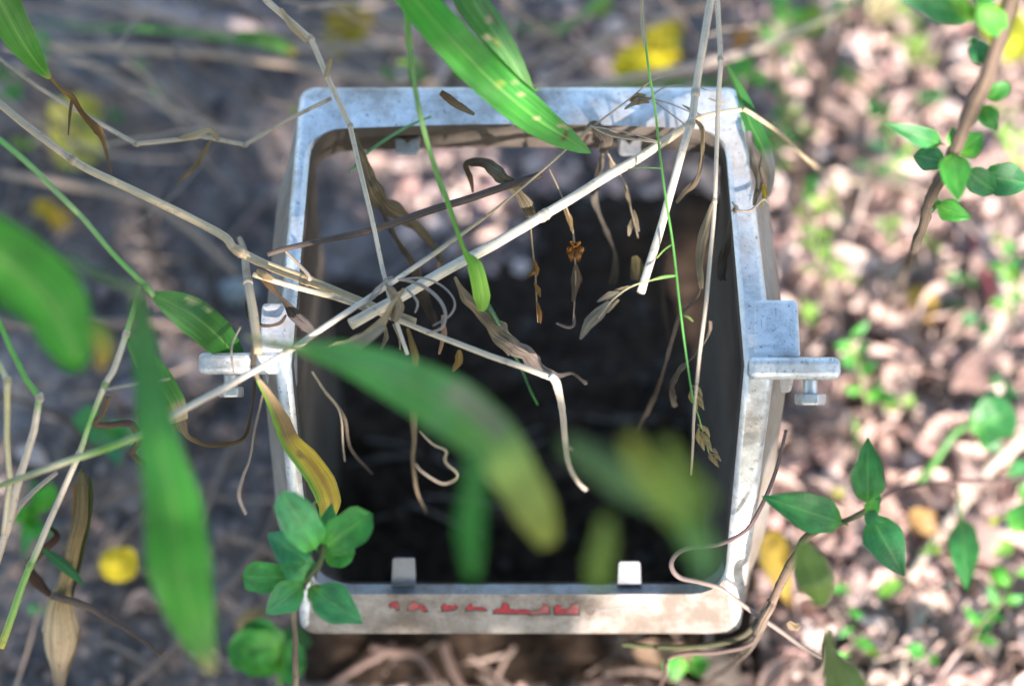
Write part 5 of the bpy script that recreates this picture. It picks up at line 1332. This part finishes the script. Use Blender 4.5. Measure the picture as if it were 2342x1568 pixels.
# folded leaf on the right outer wall
FL = blade([r(1660, 150, 10), r(1690, 205, 6), r(1715, 280, 2), r(1745, 340, -2), r(1760, 400, -4), r(1755, 450, -4)], [10, 22, 44, 40, 22, 8], [(0, (.04, .12, .03)), (.4, (.04, .20, .05)), (.62, (.05, .20, .05)), (.72, (.36, .34, .36)), (1, (.40, .34, .30))], 'folded leaf on the right outer wall, green above and silvery dry below', fold=.6, twist=[30, 20, 10, 0, 10, 20], name='hanging_leaf', cat='leaf')
dry([r(1712, 300, 6), r(1722, 360, 4), r(1735, 420, 2), r(1725, 470, 2)], [14, 26, 20, 6], [(0, (.36, .33, .32)), (.5, (.26, .21, .15)), (1, (.28, .23, .16))], '', FL, twist=[0, 40, 10, 0], name='dry_flap')
dry([r(1745, 420, 3), r(1748, 445, 4), r(1740, 470, 3)], [6, 12, 4], [(0, (.55, .33, .03)), (1, (.46, .40, .04))], '', FL, name='yellow_tip')
culm([r(1672, 462, 6), r(1690, 480, 8), r(1720, 478, 8), r(1748, 450, 6), r(1760, 462, 4)], [2, 2.5, 3, 3, 2], [(0, (.26, .21, .16)), (1, (.3, .25, .19))], 'wiry dry fibres tangled over the right rim', wob=.002)
# ------------------------------------------------------------------ seedling with round leaves, lower left
def plant(name, label, cat, pts, rpx, cols, leaves, mat=None, group=None, joints=()):
    o, P, R = stalk(name, pts, rpx, mat or M_BARK, cols, None, 6, 9, .34, wob=.0012)
    tag(o, label, cat, group)
    for lf in leaves:
        b, t_, w_, cc_ = lf[:4]
        kw = lf[4] if len(lf) > 4 else {}
        leaf(b, t_, w_, M_LEAF, cc_, o, **kw)
    return o
mint = [(0, (.11, .38, .05)), (.4, (.07, .33, .12)), (1, (.07, .31, .13))]
grnL = [(0, (.12, .40, .05)), (.5, (.06, .33, .05)), (1, (.055, .30, .055))]
dkL = [(0, (.06, .27, .04)), (.3, (.035, .20, .065)), (1, (.03, .19, .06))]
D = .86
plant('seedling', 'round leaved green seedling with a bare stem before the lower left corner', 'seedling',
      [c(672, 1600, .93), c(676, 1520, .91), c(672, 1450, .89), c(676, 1385, .87), c(700, 1335, .863), c(730, 1290, .858), c(738, 1245, .856)], [8, 8, 7, 7, 7, 7, 5], [(0, (.26, .22, .14)), (.6, (.22, .18, .12)), (1, (.14, .20, .06))],
      [(c(728, 1262, D), c(642, 1122, .84), 88, mint, dict(shape='round', stem=.1)),
       (c(718, 1290, D), c(612, 1218, .865), 84, mint, dict(shape='ovate')),
       (c(733, 1258, D), c(850, 1172, .85), 88, grnL, dict(shape='spoon', notch=1)),
       (c(735, 1262, .862), c(812, 1262, .86), 70, grnL, dict(shape='round')),
       (c(735, 1255, .866), c(760, 1150, .87), 50, grnL, dict(shape='ovate')),
       (c(712, 1330, .862), c(655, 1262, .86), 76, mint, dict(shape='round')),
       (c(690, 1322, .865), c(553, 1318, .875), 72, grnL, dict(shape='spoon')),
       (c(700, 1330, .862), c(608, 1402, .865), 74, mint, dict(shape='ovate')),
       (c(700, 1345, .862), c(760, 1375, .86), 48, [(0, (.16, .36, .04)), (1, (.14, .34, .04))], dict(shape='ovate')),
       (c(705, 1340, .862), c(830, 1425, .855), 92, mint, dict(shape='ovate', stem=.12))])
plant('seedling', 'low plant with kidney shaped green leaves under the bare stem', 'seedling', [g(640, 1600, 10), g(640, 1550, 30), g(645, 1500, 50)], [5, 5, 4], [(0, (.2, .22, .1)), (1, (.1, .25, .05))],
      [(g(640, 1500, 52), g(520, 1480, 60), 105, grnL, dict(shape='round', stem=0)), (g(640, 1500, 50), g(560, 1425, 62), 90, grnL, dict(shape='round', stem=0)), (g(645, 1505, 50), g(695, 1440, 40), 62, dkL, dict(shape='round', stem=0)), (g(640, 1510, 50), g(700, 1520, 55), 100, grnL, dict(shape='round', stem=0)), (g(640, 1505, 50), g(575, 1530, 56), 60, grnL, dict(shape='round', stem=0))], M_GREEN)
# woody shrub at the right
rs_ = [c(2330, -60, .80), c(2312, 0, .805), c(2255, 165, .825), c(2215, 270, .84), c(2165, 385, .86), c(2130, 450, .88), c(2100, 545, .92)]
def s_at(d=0): return d
plant('shrub_stem', 'upright woody shrub stem with fresh oval leaves at the upper right', 'shrub', rs_ + [g(2060, 640, 40), g(2020, 720, -2)], [17, 17, 18, 18, 15, 13, 11, 9, 8], [(0, (.27, .19, .14)), (.3, (.20, .15, .10)), (.5, (.15, .11, .08)), (1, (.32, .25, .2))],
      [(c(2235, 42, .82), c(2025, -25, .80), 74, dkL), (c(2240, 50, .82), c(2150, -30, .80), 40, [(0, (.12, .32, .05)), (1, (.1, .3, .05))]),
       (c(2228, 0, .80), c(2300, 82, .815), 62, grnL), (c(2215, -10, .80), c(2290, -5, .80), 40, grnL),
       (c(2225, 92, .83), c(2258, 146, .825), 48, dkL, dict(shape='round')), (c(2240, 88, .83), c(2212, 96, .83), 16, dkL),
       (c(2254, 226, .84), c(2310, 194, .835), 40, grnL, dict(shape='round')), (c(2243, 236, .84), c(2278, 300, .84), 52, grnL, dict(shape='ovate')),
       (c(2162, 332, .86), c(2022, 282, .85), 50, dkL), (c(2170, 372, .87), c(2090, 355, .885), 60, dkL), (c(2185, 352, .86), c(2250, 308, .86), 66, grnL, dict(shape='ovate')),
       (c(2180, 345, .85), c(2192, 462, .84), 74, grnL), (c(2200, 385, .87), c(2280, 440, .88), 66, dkL), (c(2235, 400, .88), c(2360, 420, .885), 80, dkL),
       (c(2138, 468, .88), c(2222, 500, .875), 52, grnL, dict(shape='ovate')), (c(2155, 460, .885), c(2110, 472, .885), 26, grnL), (c(2175, 340, .85), c(2180, 290, .85), 26, grnL), (c(2135, 430, .89), c(2125, 490, .9), 34, dkL)])
plant('sprig', 'four leaved dark green sprig on a crooked bark stem at the lower right', 'sprig', [g(1690, 1500, 4), c(1738, 1430, .93), c(1770, 1370, .915), c(1800, 1305, .90), c(1828, 1255, .89), c(1850, 1222, .885), c(1920, 1195, .88), c(1985, 1165, .875), c(2010, 1140, .88)], [7, 11, 10, 11, 12, 8, 6, 7, 5],
      [(0, (.2, .15, .12)), (.3, (.26, .20, .15)), (.45, (.15, .11, .085)), (.6, (.30, .23, .17)), (.75, (.24, .16, .11)), (1, (.14, .2, .07))],
      [(c(1940, 1200, .88), c(1742, 1135, .875), 92, dkL), (c(1985, 1160, .875), c(1985, 1000, .87), 80, dkL), (c(1990, 1175, .875), c(2068, 1318, .87), 92, dkL, dict(stem=.04)), (c(1985, 1175, .87), c(2012, 1140, .865), 40, grnL, dict(shape='ovate')), (c(1975, 1175, .87), c(2020, 1195, .865), 36, dkL), (c(1990, 1165, .88), c(2010, 1120, .88), 34, dkL)])
hi([(2000, 1150, 120), (2060, 1115, 118), (2150, 1102, 112), (2250, 1098, 108), (2360, 1090, 104)], [5, 5, 5, 5, 5], [(0, (.24, .13, .11)), (1, (.18, .13, .12))], 'thin reddish runner leading right from the four leaved sprig', mat=M_BARK)
plant('sprig', 'drooping pointed green leaf on a thin stalk below the reddish runner', 'sprig', [g(2190, 1110, 95), g(2196, 1160, 92), g(2200, 1195, 90)], [3, 3, 3], [(0, (.2, .18, .12)), (1, (.1, .24, .05))], [(g(2200, 1188, 90), g(2212, 1352, 92), 74, dkL, dict(stem=.02))], M_GREEN)
plant('sprig', 'tattered dark leaf on an arched green stalk at the right', 'sprig', [g(2100, 1100, 30), g(2140, 1050, 50), g(2185, 990, 62), g(2225, 965, 70)], [9, 10, 9, 6], [(0, (.08, .2, .05)), (1, (.06, .2, .05))], [(g(2220, 985, 70), g(2320, 935, 74), 105, dkL, dict(shape='round', stem=.05)), (g(2240, 970, 70), g(2275, 890, 72), 70, dkL), (g(2240, 990, 70), g(2290, 1030, 68), 50, dkL)], M_GREEN)
plant('sprig', 'small leafy sprig cut by the right edge near the reddish runner', 'sprig', [g(2370, 1240, 20), g(2330, 1210, 40), g(2300, 1180, 50), g(2275, 1190, 52)], [4, 4, 4, 3], [(0, (.2, .2, .1)), (1, (.18, .2, .06))],
      [(g(2320, 1225, 60), g(2345, 1145, 62), 60, grnL), (g(2300, 1090, 60), g(2370, 1065, 62), 60, dkL), (g(2320, 1240, 50), g(2270, 1270, 50), 36, [(0, (.2, .4, .07)), (1, (.16, .38, .06))]), (g(2285, 1185, 54), g(2262, 1200, 54), 22, [(0, (.3, .3, .04)), (1, (.2, .3, .05))]), (g(2270, 1290, 40), g(2310, 1352, 42), 44, [(0, (.12, .38, .04)), (1, (.14, .40, .05))]), (g(2330, 1140, 60), g(2372, 1120, 60), 50, grnL)], M_GREEN)
# small seedlings seen out of focus
def seedling(x, y, lv, label, h=18, cols=None):
    base = on_soil(x, y, -2)
    top = on_soil(x + random.uniform(-6, 6), y - 4, h)
    lv = [(dx * random.uniform(1.0, 1.5), dy * random.uniform(1.0, 1.5), w_ * random.uniform(.7, 1.05)) for dx, dy, w_ in lv]
    h = h * random.uniform(.8, 2.2)
    LV = []
    for (dx, dy, w_) in lv:
        tip = on_soil(x + dx, y + dy, h + 4)
        LV.append((top, tip, w_, cols or random.choice([grnL, dkL, mint]), dict(shape=random.choice(['ovate', 'lance', 'lance']), n=8, across=4, roll=random.uniform(-50, 50), curl=random.uniform(-.1, .3))))
    plant('seedling', label, 'seedling', [base, base.lerp(top, .5), top], [3, 3, 2.5], [(0, (.2, .22, .1)), (1, (.12, .3, .06))], LV, M_GREEN)
limeL = [(0, (.24, .42, .08)), (1, (.20, .38, .09))]
seedling(1975, 850, [(-20, -55, 44), (15, 10, 30)], 'upright seedling leaf right of the right bolt', 16, limeL)
seedling(1995, 905, [(60, 5, 46), (30, -22, 34)], 'green seedling just below the upright leaf by the right bolt', 16)
seedling(1955, 1000, [(-8, -50, 24), (6, 30, 22)], 'pale seedling above the four leaved sprig', 12, limeL)
seedling(1860, 745, [(-22, -45, 34), (10, -40, 26)], 'lime seedling beside the right gusset', 16, limeL)
seedling(1990, 390, [(55, -15, 38), (-30, -10, 24)], 'small seedling left of the shrub below its dark leaf', 14)
seedling(1715, 190, [(-30, -60, 60), (35, -8, 50)], 'broad leaved seedling behind the far right corner', 60)
seedling(1790, 240, [(-10, -60, 36), (30, -20, 24), (-14, 25, 34)], 'green seedling right of the far corner', 40)
seedling(1880, 560, [(-18, -55, 24), (14, -30, 22), (10, 45, 20)], 'narrow leaved seedling right of the box wall', 16, limeL)
seedling(1895, 480, [(-45, -40, 26), (20, -50, 28), (25, 20, 22)], 'yellowish seedling above the narrow leaved one', 16, limeL)
seedling(2012, 270, [(-22, -40, 46), (18, -30, 40), (10, 25, 34)], 'dark seedling left of the serrated shrub leaves', 30, dkL)
seedling(2060, 360, [(30, -25, 30), (-18, 12, 22)], 'tiny seedling under the dark shrub leaf', 16, limeL)
seedling(2095, 120, [(-20, -30, 34), (22, 14, 40), (0, 38, 26)], 'pale seedling under the large serrated leaf', 14, limeL)
seedling(1925, 20, [(-30, -10, 40), (20, 22, 30)], 'seedling at the top edge below the long light stalk end', 16)
seedling(1795, 25, [(-18, -30, 46), (24, 8, 34)], 'seedling at the top edge right of the dark hook', 18)
seedling(1825, 165, [(-14, -30, 30), (20, 8, 26)], 'tiny seedling above the crooked dead stem', 14)
seedling(2250, 740, [(-35, -14, 34), (20, 16, 30)], 'seedling below the red stem', 16, dkL)
seedling(2210, 640, [(-30, -14, 34), (22, 4, 26)], 'seedling left of the red stem foot', 14, dkL)
seedling(2290, 560, [(30, 10, 34), (-12, -26, 30)], 'lime seedling right of the red stem', 16, limeL)
seedling(2180, 700, [(-18, 12, 34), (24, -8, 22)], 'low seedling by the sunlit pale yellow leaf', 10)
seedling(1580, 1530, [(-46, -10, 70), (40, -12, 62)], 'dark green round leaf pair below the near right corner', 14, grnL)
seedling(2120, 1500, [(-34, -16, 36), (26, 18, 30)], 'seedling near the broad pale dry strip', 14, grnL)
seedling(2120, 560, [(-10, -26, 22), (24, 8, 24)], 'tiny seedling left of the bleached sticks', 12, limeL)
seedling(255, 990, [(-80, -20, 105), (70, -10, 110), (10, 60, 100)], 'broad pale leaved seedling behind the tall blurred blade', 30, mint)
seedling(80, 1190, [(-40, -40, 60), (30, -70, 66), (40, 20, 56), (-20, 60, 50)], 'leafy seedling beneath the lower left stalks', 40, grnL)
seedling(100, 1120, [(-26, -20, 56), (20, -12, 50)], 'pale seedling above the leafy one at the lower left', 36, mint)
seedling(320, 165, [(-14, -26, 34), (18, -8, 26)], 'tiny seedling, upper one left of the far rim', 12, mint)
seedling(362, 215, [(-14, -14, 24), (16, -4, 24)], 'tiny seedling right of the grey lump', 12, mint)
seedling(262, 270, [(-14, -16, 26), (14, 4, 22)], 'tiny seedling right of the pale yellow green leaves', 12, mint)
seedling(30, 190, [(-30, -30, 44), (24, -20, 40), (10, 30, 36), (-30, 20, 34)], 'green seedling clump at the left edge under the corner blade', 26, grnL)
seedling(90, 110, [(-10, -30, 40), (20, -10, 30)], 'small pale seedling behind the corner blade', 40, mint)
seedling(380, 1100, [(-26, 50, 30), (-6, 80, 30)], 'pale leaf pair peeping left behind the tall blurred blade', 50, mint)
seedling(60, 340, [(-30, -10, 26), (24, -14, 22)], 'yellowish seedling left of the pale yellow green leaves', 20, limeL)
seedling(90, 1400, [(-24, -14, 26), (18, 10, 24)], 'dim seedling behind the swollen dry sheath', 14, mint)
seedling(700, 265, [(-28, -20, 22), (-10, -26, 18)], 'tiny pale seedling hugging the left wall', 14, limeL)
# ------------------------------------------------------------------ vines by the near right corner
V2 = culm([r(1800, 985, 14), r(1775, 1080, 12), r(1735, 1165, 12), r(1700, 1215, 12), r(1640, 1246, 12), r(1575, 1256, 12), r(1545, 1272, 12), r(1537, 1295, 13), r(1555, 1318, 13), r(1600, 1328, 14), r(1645, 1345, 15), r(1700, 1385, 16), r(1760, 1425, 18), r(1820, 1470, 20), r(1880, 1505, 22)],
     [4, 4.5, 5, 5, 5, 5, 5.5, 6, 6, 6, 6, 5.5, 6, 6, 5], [(0, (.14, .10, .095)), (.3, (.17, .10, .095)), (.5, (.22, .16, .14)), (.7, (.27, .21, .18)), (1, (.13, .10, .08))], 'thin reddish vine curling round the lower right corner of the opening', (), M_STEM, name='vine', cat='vine', wob=.001)
culm([g(1500, 1600, 10), r(1522, 1540, 4), r(1530, 1508, 8), r(1570, 1495, 10), r(1650, 1490, 10), r(1720, 1470, 10), r(1742, 1432, 10)], [4, 4, 4.5, 5, 5, 5, 4], [(0, (.2, .16, .14)), (.5, (.28, .15, .13)), (1, (.22, .17, .14))], 'reddish vine bowing below the near rim to the bark stem', (), M_BARK, name='vine', cat='vine', wob=.001)
culm([r(1420, 1475, -6), r(1520, 1478, -4), r(1620, 1475, 0), r(1700, 1450, 6), r(1745, 1405, 10), r(1760, 1375, 12)], [5, 5, 6, 7, 8, 7], [(0, (.12, .16, .05)), (.4, (.13, .14, .06)), (1, (.16, .125, .09))], 'olive vine hugging the lower edge of the near rim', (), M_BARK, name='vine', cat='vine', wob=.001)
culm([g(1550, 1600, 10), g(1640, 1545, 50), r(1700, 1500, 4), r(1740, 1445, 8), r(1752, 1400, 10)], [4, 4.5, 5, 5.5, 5], [(0, (.2, .16, .12)), (1, (.17, .13, .10))], 'dark vine slanting down from the bark stem to the lower edge', (), M_BARK, name='vine', cat='vine', wob=.001)
culm([g(1985, 1400, 30), g(2060, 1560, 30), g(2040, 1600, 30)], [2.5, 2.5, 2.5], [(0, (.26, .2, .18)), (1, (.2, .15, .13))], 'thin dark runner crossing the broad pale strip', (), M_BARK)
culm([g(2342, 1480, 20), g(2290, 1530, 20), g(2250, 1580, 20)], [6, 6, 6], [(0, (.24, .15, .12)), (1, (.18, .12, .1))], 'reddish twig at the lower right corner', (), M_BARK, name='twig', cat='twig')
culm([g(1945, 950, 30), g(1950, 1030, 24), g(1935, 1090, 16)], [5, 5, 5], [(0, (.10, .09, .07)), (1, (.12, .1, .08))], 'short dark stem standing above the four leaved sprig', (), M_BARK, name='dead_stem', cat='dead stem')
for (x, y, w_, lb) in [(1817, 1432, 26, 'small torn tan leaf flake beside the bark stem')]:
    dry([r(x - 14, y - 10, 16), r(x, y + 4, 17), r(x + 14, y - 2, 16)], [8, w_, 10], [(0, (.40, .30, .2)), (1, (.42, .32, .22))], lb, crumple=.2, name='leaf_flake', cat='leaf flake')
culm([g(1835, 1535, 12), g(1865, 1545, 14), g(1890, 1520, 16), g(1895, 1480, 14)], [4, 5, 3, 2], [(0, (.55, .42, .34)), (1, (.5, .38, .3))], 'pale curled fibre on the litter below the bark stem', ())

# ------------------------------------------------------------------ thin tangled stems round the box
def tangle(n, box4, hr, cols, label, group, ln=(160, 460), rp=(1.8, 5.5), lean=None, mat=None):
    for k in range(n):
        x, y = random.uniform(box4[0], box4[2]), random.uniform(box4[1], box4[3])
        a = random.gauss(*lean) if lean else random.uniform(0, 3.14)
        L_ = random.uniform(*ln); h = random.uniform(*hr)
        pts = []
        bend = random.uniform(-.35, .35)
        for q in (-.5, -.2, .15, .5):
            aa = a + bend * q
            p = g(x + math.cos(aa) * L_ * q, y + math.sin(aa) * L_ * q, max(6, h * (1 - .5 * q)))
            pts.append(p)
        if any(in_box(p, .01) and p.z < .26 for p in pts): continue
        cc = random.choice(cols)
        rr = random.uniform(*rp)
        o = culm(pts, [rr, rr, rr * .9, rr * .6], [(0, cc), (1, mixc(cc, BROWN, .25))], label, (), mat or M_STEM, group=group, wob=.002, sides=7)
tangle(22, (0, 0, 640, 420), (8, 60), [(.60, .48, .37), (.46, .36, .29), (.2, .15, .12), (.10, .075, .065)], 'thin dry stem tangled low over the soil at the upper left', 'thin stems tangled at the upper left', lean=(.35, .5))
tangle(22, (640, -10, 1700, 175), (8, 60), [(.60, .48, .37), (.46, .36, .29), (.22, .17, .14), (.10, .075, .065)], 'thin dry stem tangled behind the far rim', 'thin stems tangled behind the far rim', lean=(-.25, .5))
tangle(16, (0, 850, 600, 1560), (8, 70), [(.40, .31, .24), (.3, .23, .19), (.2, .15, .12), (.12, .09, .075)], 'thin dry stem tangled low over the soil at the lower left', 'thin stems tangled at the lower left', lean=(-.8, .5))
tangle(12, (1820, 20, 2330, 900), (6, 30), [(.42, .33, .27), (.26, .2, .165), (.14, .11, .09)], 'thin dry stem lying loose over the litter right of the box', 'thin stems over the litter at the right')
tangle(12, (1500, 1460, 2330, 1560), (4, 24), [(.42, .33, .27), (.26, .18, .15), (.14, .11, .09)], 'thin dry runner lying loose near the lower edge at the right', 'thin runners near the lower right edge', lean=(-.5, .5))
for (x, y, lv, lb) in [(1830, 330, [(-30, -30, 40), (26, -18, 34), (8, 34, 30)], 'loose seedling between the far corner and the crooked dead stem'), (1940, 180, [(-26, -20, 40), (30, 6, 34)], 'seedling right of the top of the crooked dead stem'),
        (1850, 450, [(16, -44, 34), (-20, 20, 26)], 'upright seedling at the foot of the crooked dead stem'), (2040, 520, [(-34, -10, 40), (26, -24, 36), (6, 34, 30)], 'seedling left of the shrub foot'),
        (1930, 640, [(-20, -34, 36), (28, 0, 34)], 'seedling in the litter above the right lug'), (2060, 930, [(-30, 8, 36), (24, -22, 34)], 'seedling left of the tattered dark leaf'),
        (2300, 880, [(-26, -18, 36), (18, 26, 34)], 'seedling at the right edge above the tattered dark leaf'), (2120, 1250, [(-22, 22, 30), (26, 12, 30)], 'faint seedling right of the four leaved sprig'),
        (2250, 1420, [(-28, -12, 36), (24, -18, 34), (2, 30, 30)], 'seedling near the lower right edge'), (1990, 1480, [(-26, -14, 34), (22, 18, 32)], 'seedling below the blurred olive leaf'),
        (2310, 330, [(-20, -26, 34), (22, 10, 34)], 'bright seedling at the right edge beside the shrub'), (2320, 640, [(-20, -26, 34), (12, 20, 30)], 'seedling at the right edge below the lime one'),
        (1755, 330, [(10, -50, 34), (24, 10, 28)], 'seedling against the right wall near the far corner'), (2130, 230, [(-30, 0, 36), (24, -18, 34)], 'seedling under the small round shrub leaves')]:
    seedling(x, y, lv, lb, random.uniform(10, 26), random.choice([limeL, grnL, dkL, grnL]))

tangle(18, (0, 20, 640, 420), (50, 150), [(.60, .48, .37), (.40, .31, .24), (.16, .12, .09)], 'thin dry stem arching above the soil at the upper left', 'stems arching at the upper left', lean=(.3, .6), rp=(1.6, 4))
tangle(18, (620, -10, 1750, 160), (60, 190), [(.60, .48, .37), (.40, .31, .24), (.16, .12, .09)], 'thin dry stem arching behind the far rim', 'stems arching behind the far rim', lean=(-.2, .6), rp=(1.6, 4))
def thin_sprig(pts, nleaf, size, label, cols):
    P0 = [on_soil(x, y, h) for x, y, h in pts]
    o, P, R = stalk('sprig', P0, [3, 2.8, 2.4, 1.8], M_GREEN, [(0, (.24, .18, .13)), (1, (.16, .30, .08))], None, 6, 7, .2, wob=.001)
    tag(o, label, 'sprig')
    for k in range(nleaf):
        i = int(lerp(4, len(P) - 1, k / max(nleaf - 1, 1)))
        t = (P[min(i + 1, len(P) - 1)] - P[i - 1]).normalized()
        side = t.cross((P[i] - CAM).normalized()).normalized() * (1 if k % 2 else -1)
        L_ = px(size * random.uniform(.7, 1.2), P[i])
        d = (t * random.uniform(.3, .8) + side + Vector((0, 0, random.uniform(-.3, .4)))).normalized()
        leaf(P[i], P[i] + d * L_, size * random.uniform(.38, .55), M_LEAF, cols, o, shape=random.choice(['ovate', 'lance']), n=8, across=4, roll=random.uniform(-45, 45), curl=random.uniform(-.05, .25))
for pts, nl, sz, lb, cc in [
    ([(1900, 690, 0), (1880, 620, 30), (1865, 550, 50), (1850, 490, 60)], 8, 52, 'thin leafy sprig rising beside the right wall above the lug', limeL),
    ([(1990, 960, 0), (1975, 890, 26), (1960, 820, 46), (1940, 770, 60)], 7, 56, 'thin leafy sprig right of the right bolt', grnL),
    ([(2060, 470, 0), (2040, 380, 26), (2030, 300, 46), (2005, 220, 60)], 9, 50, 'thin leafy sprig left of the woody shrub', dkL),
    ([(1760, 150, 0), (1780, 90, 26), (1800, 40, 46), (1790, -20, 60)], 8, 60, 'thin leafy sprig at the top edge right of the hook', grnL),
    ([(2330, 480, 0), (2310, 400, 26), (2322, 320, 46), (2300, 250, 60)], 8, 50, 'thin leafy sprig at the right edge behind the shrub', limeL),
    ([(2330, 760, 0), (2300, 700, 20), (2310, 640, 40), (2290, 590, 50)], 7, 50, 'thin leafy sprig at the right edge beside the red stem', grnL),
    ([(1840, 210, 0), (1830, 280, 26), (1790, 330, 46), (1780, 390, 60)], 7, 50, 'thin leafy sprig drooping by the far right corner', limeL),
    ([(2210, 1500, 0), (2240, 1430, 26), (2290, 1380, 40), (2320, 1310, 50)], 7, 54, 'thin leafy sprig near the lower right edge', grnL),
    ([(2130, 180, 0), (2110, 130, 20), (2085, 90, 34), (2080, 40, 44)], 6, 46, 'thin leafy sprig under the large serrated leaf', limeL),
    ([(1960, 1290, 0), (1940, 1380, 20), (1955, 1440, 30), (1940, 1500, 36)], 5, 46, 'thin leafy sprig below the four leaved sprig', grnL)]:
    thin_sprig(pts, nl, sz, lb, cc)
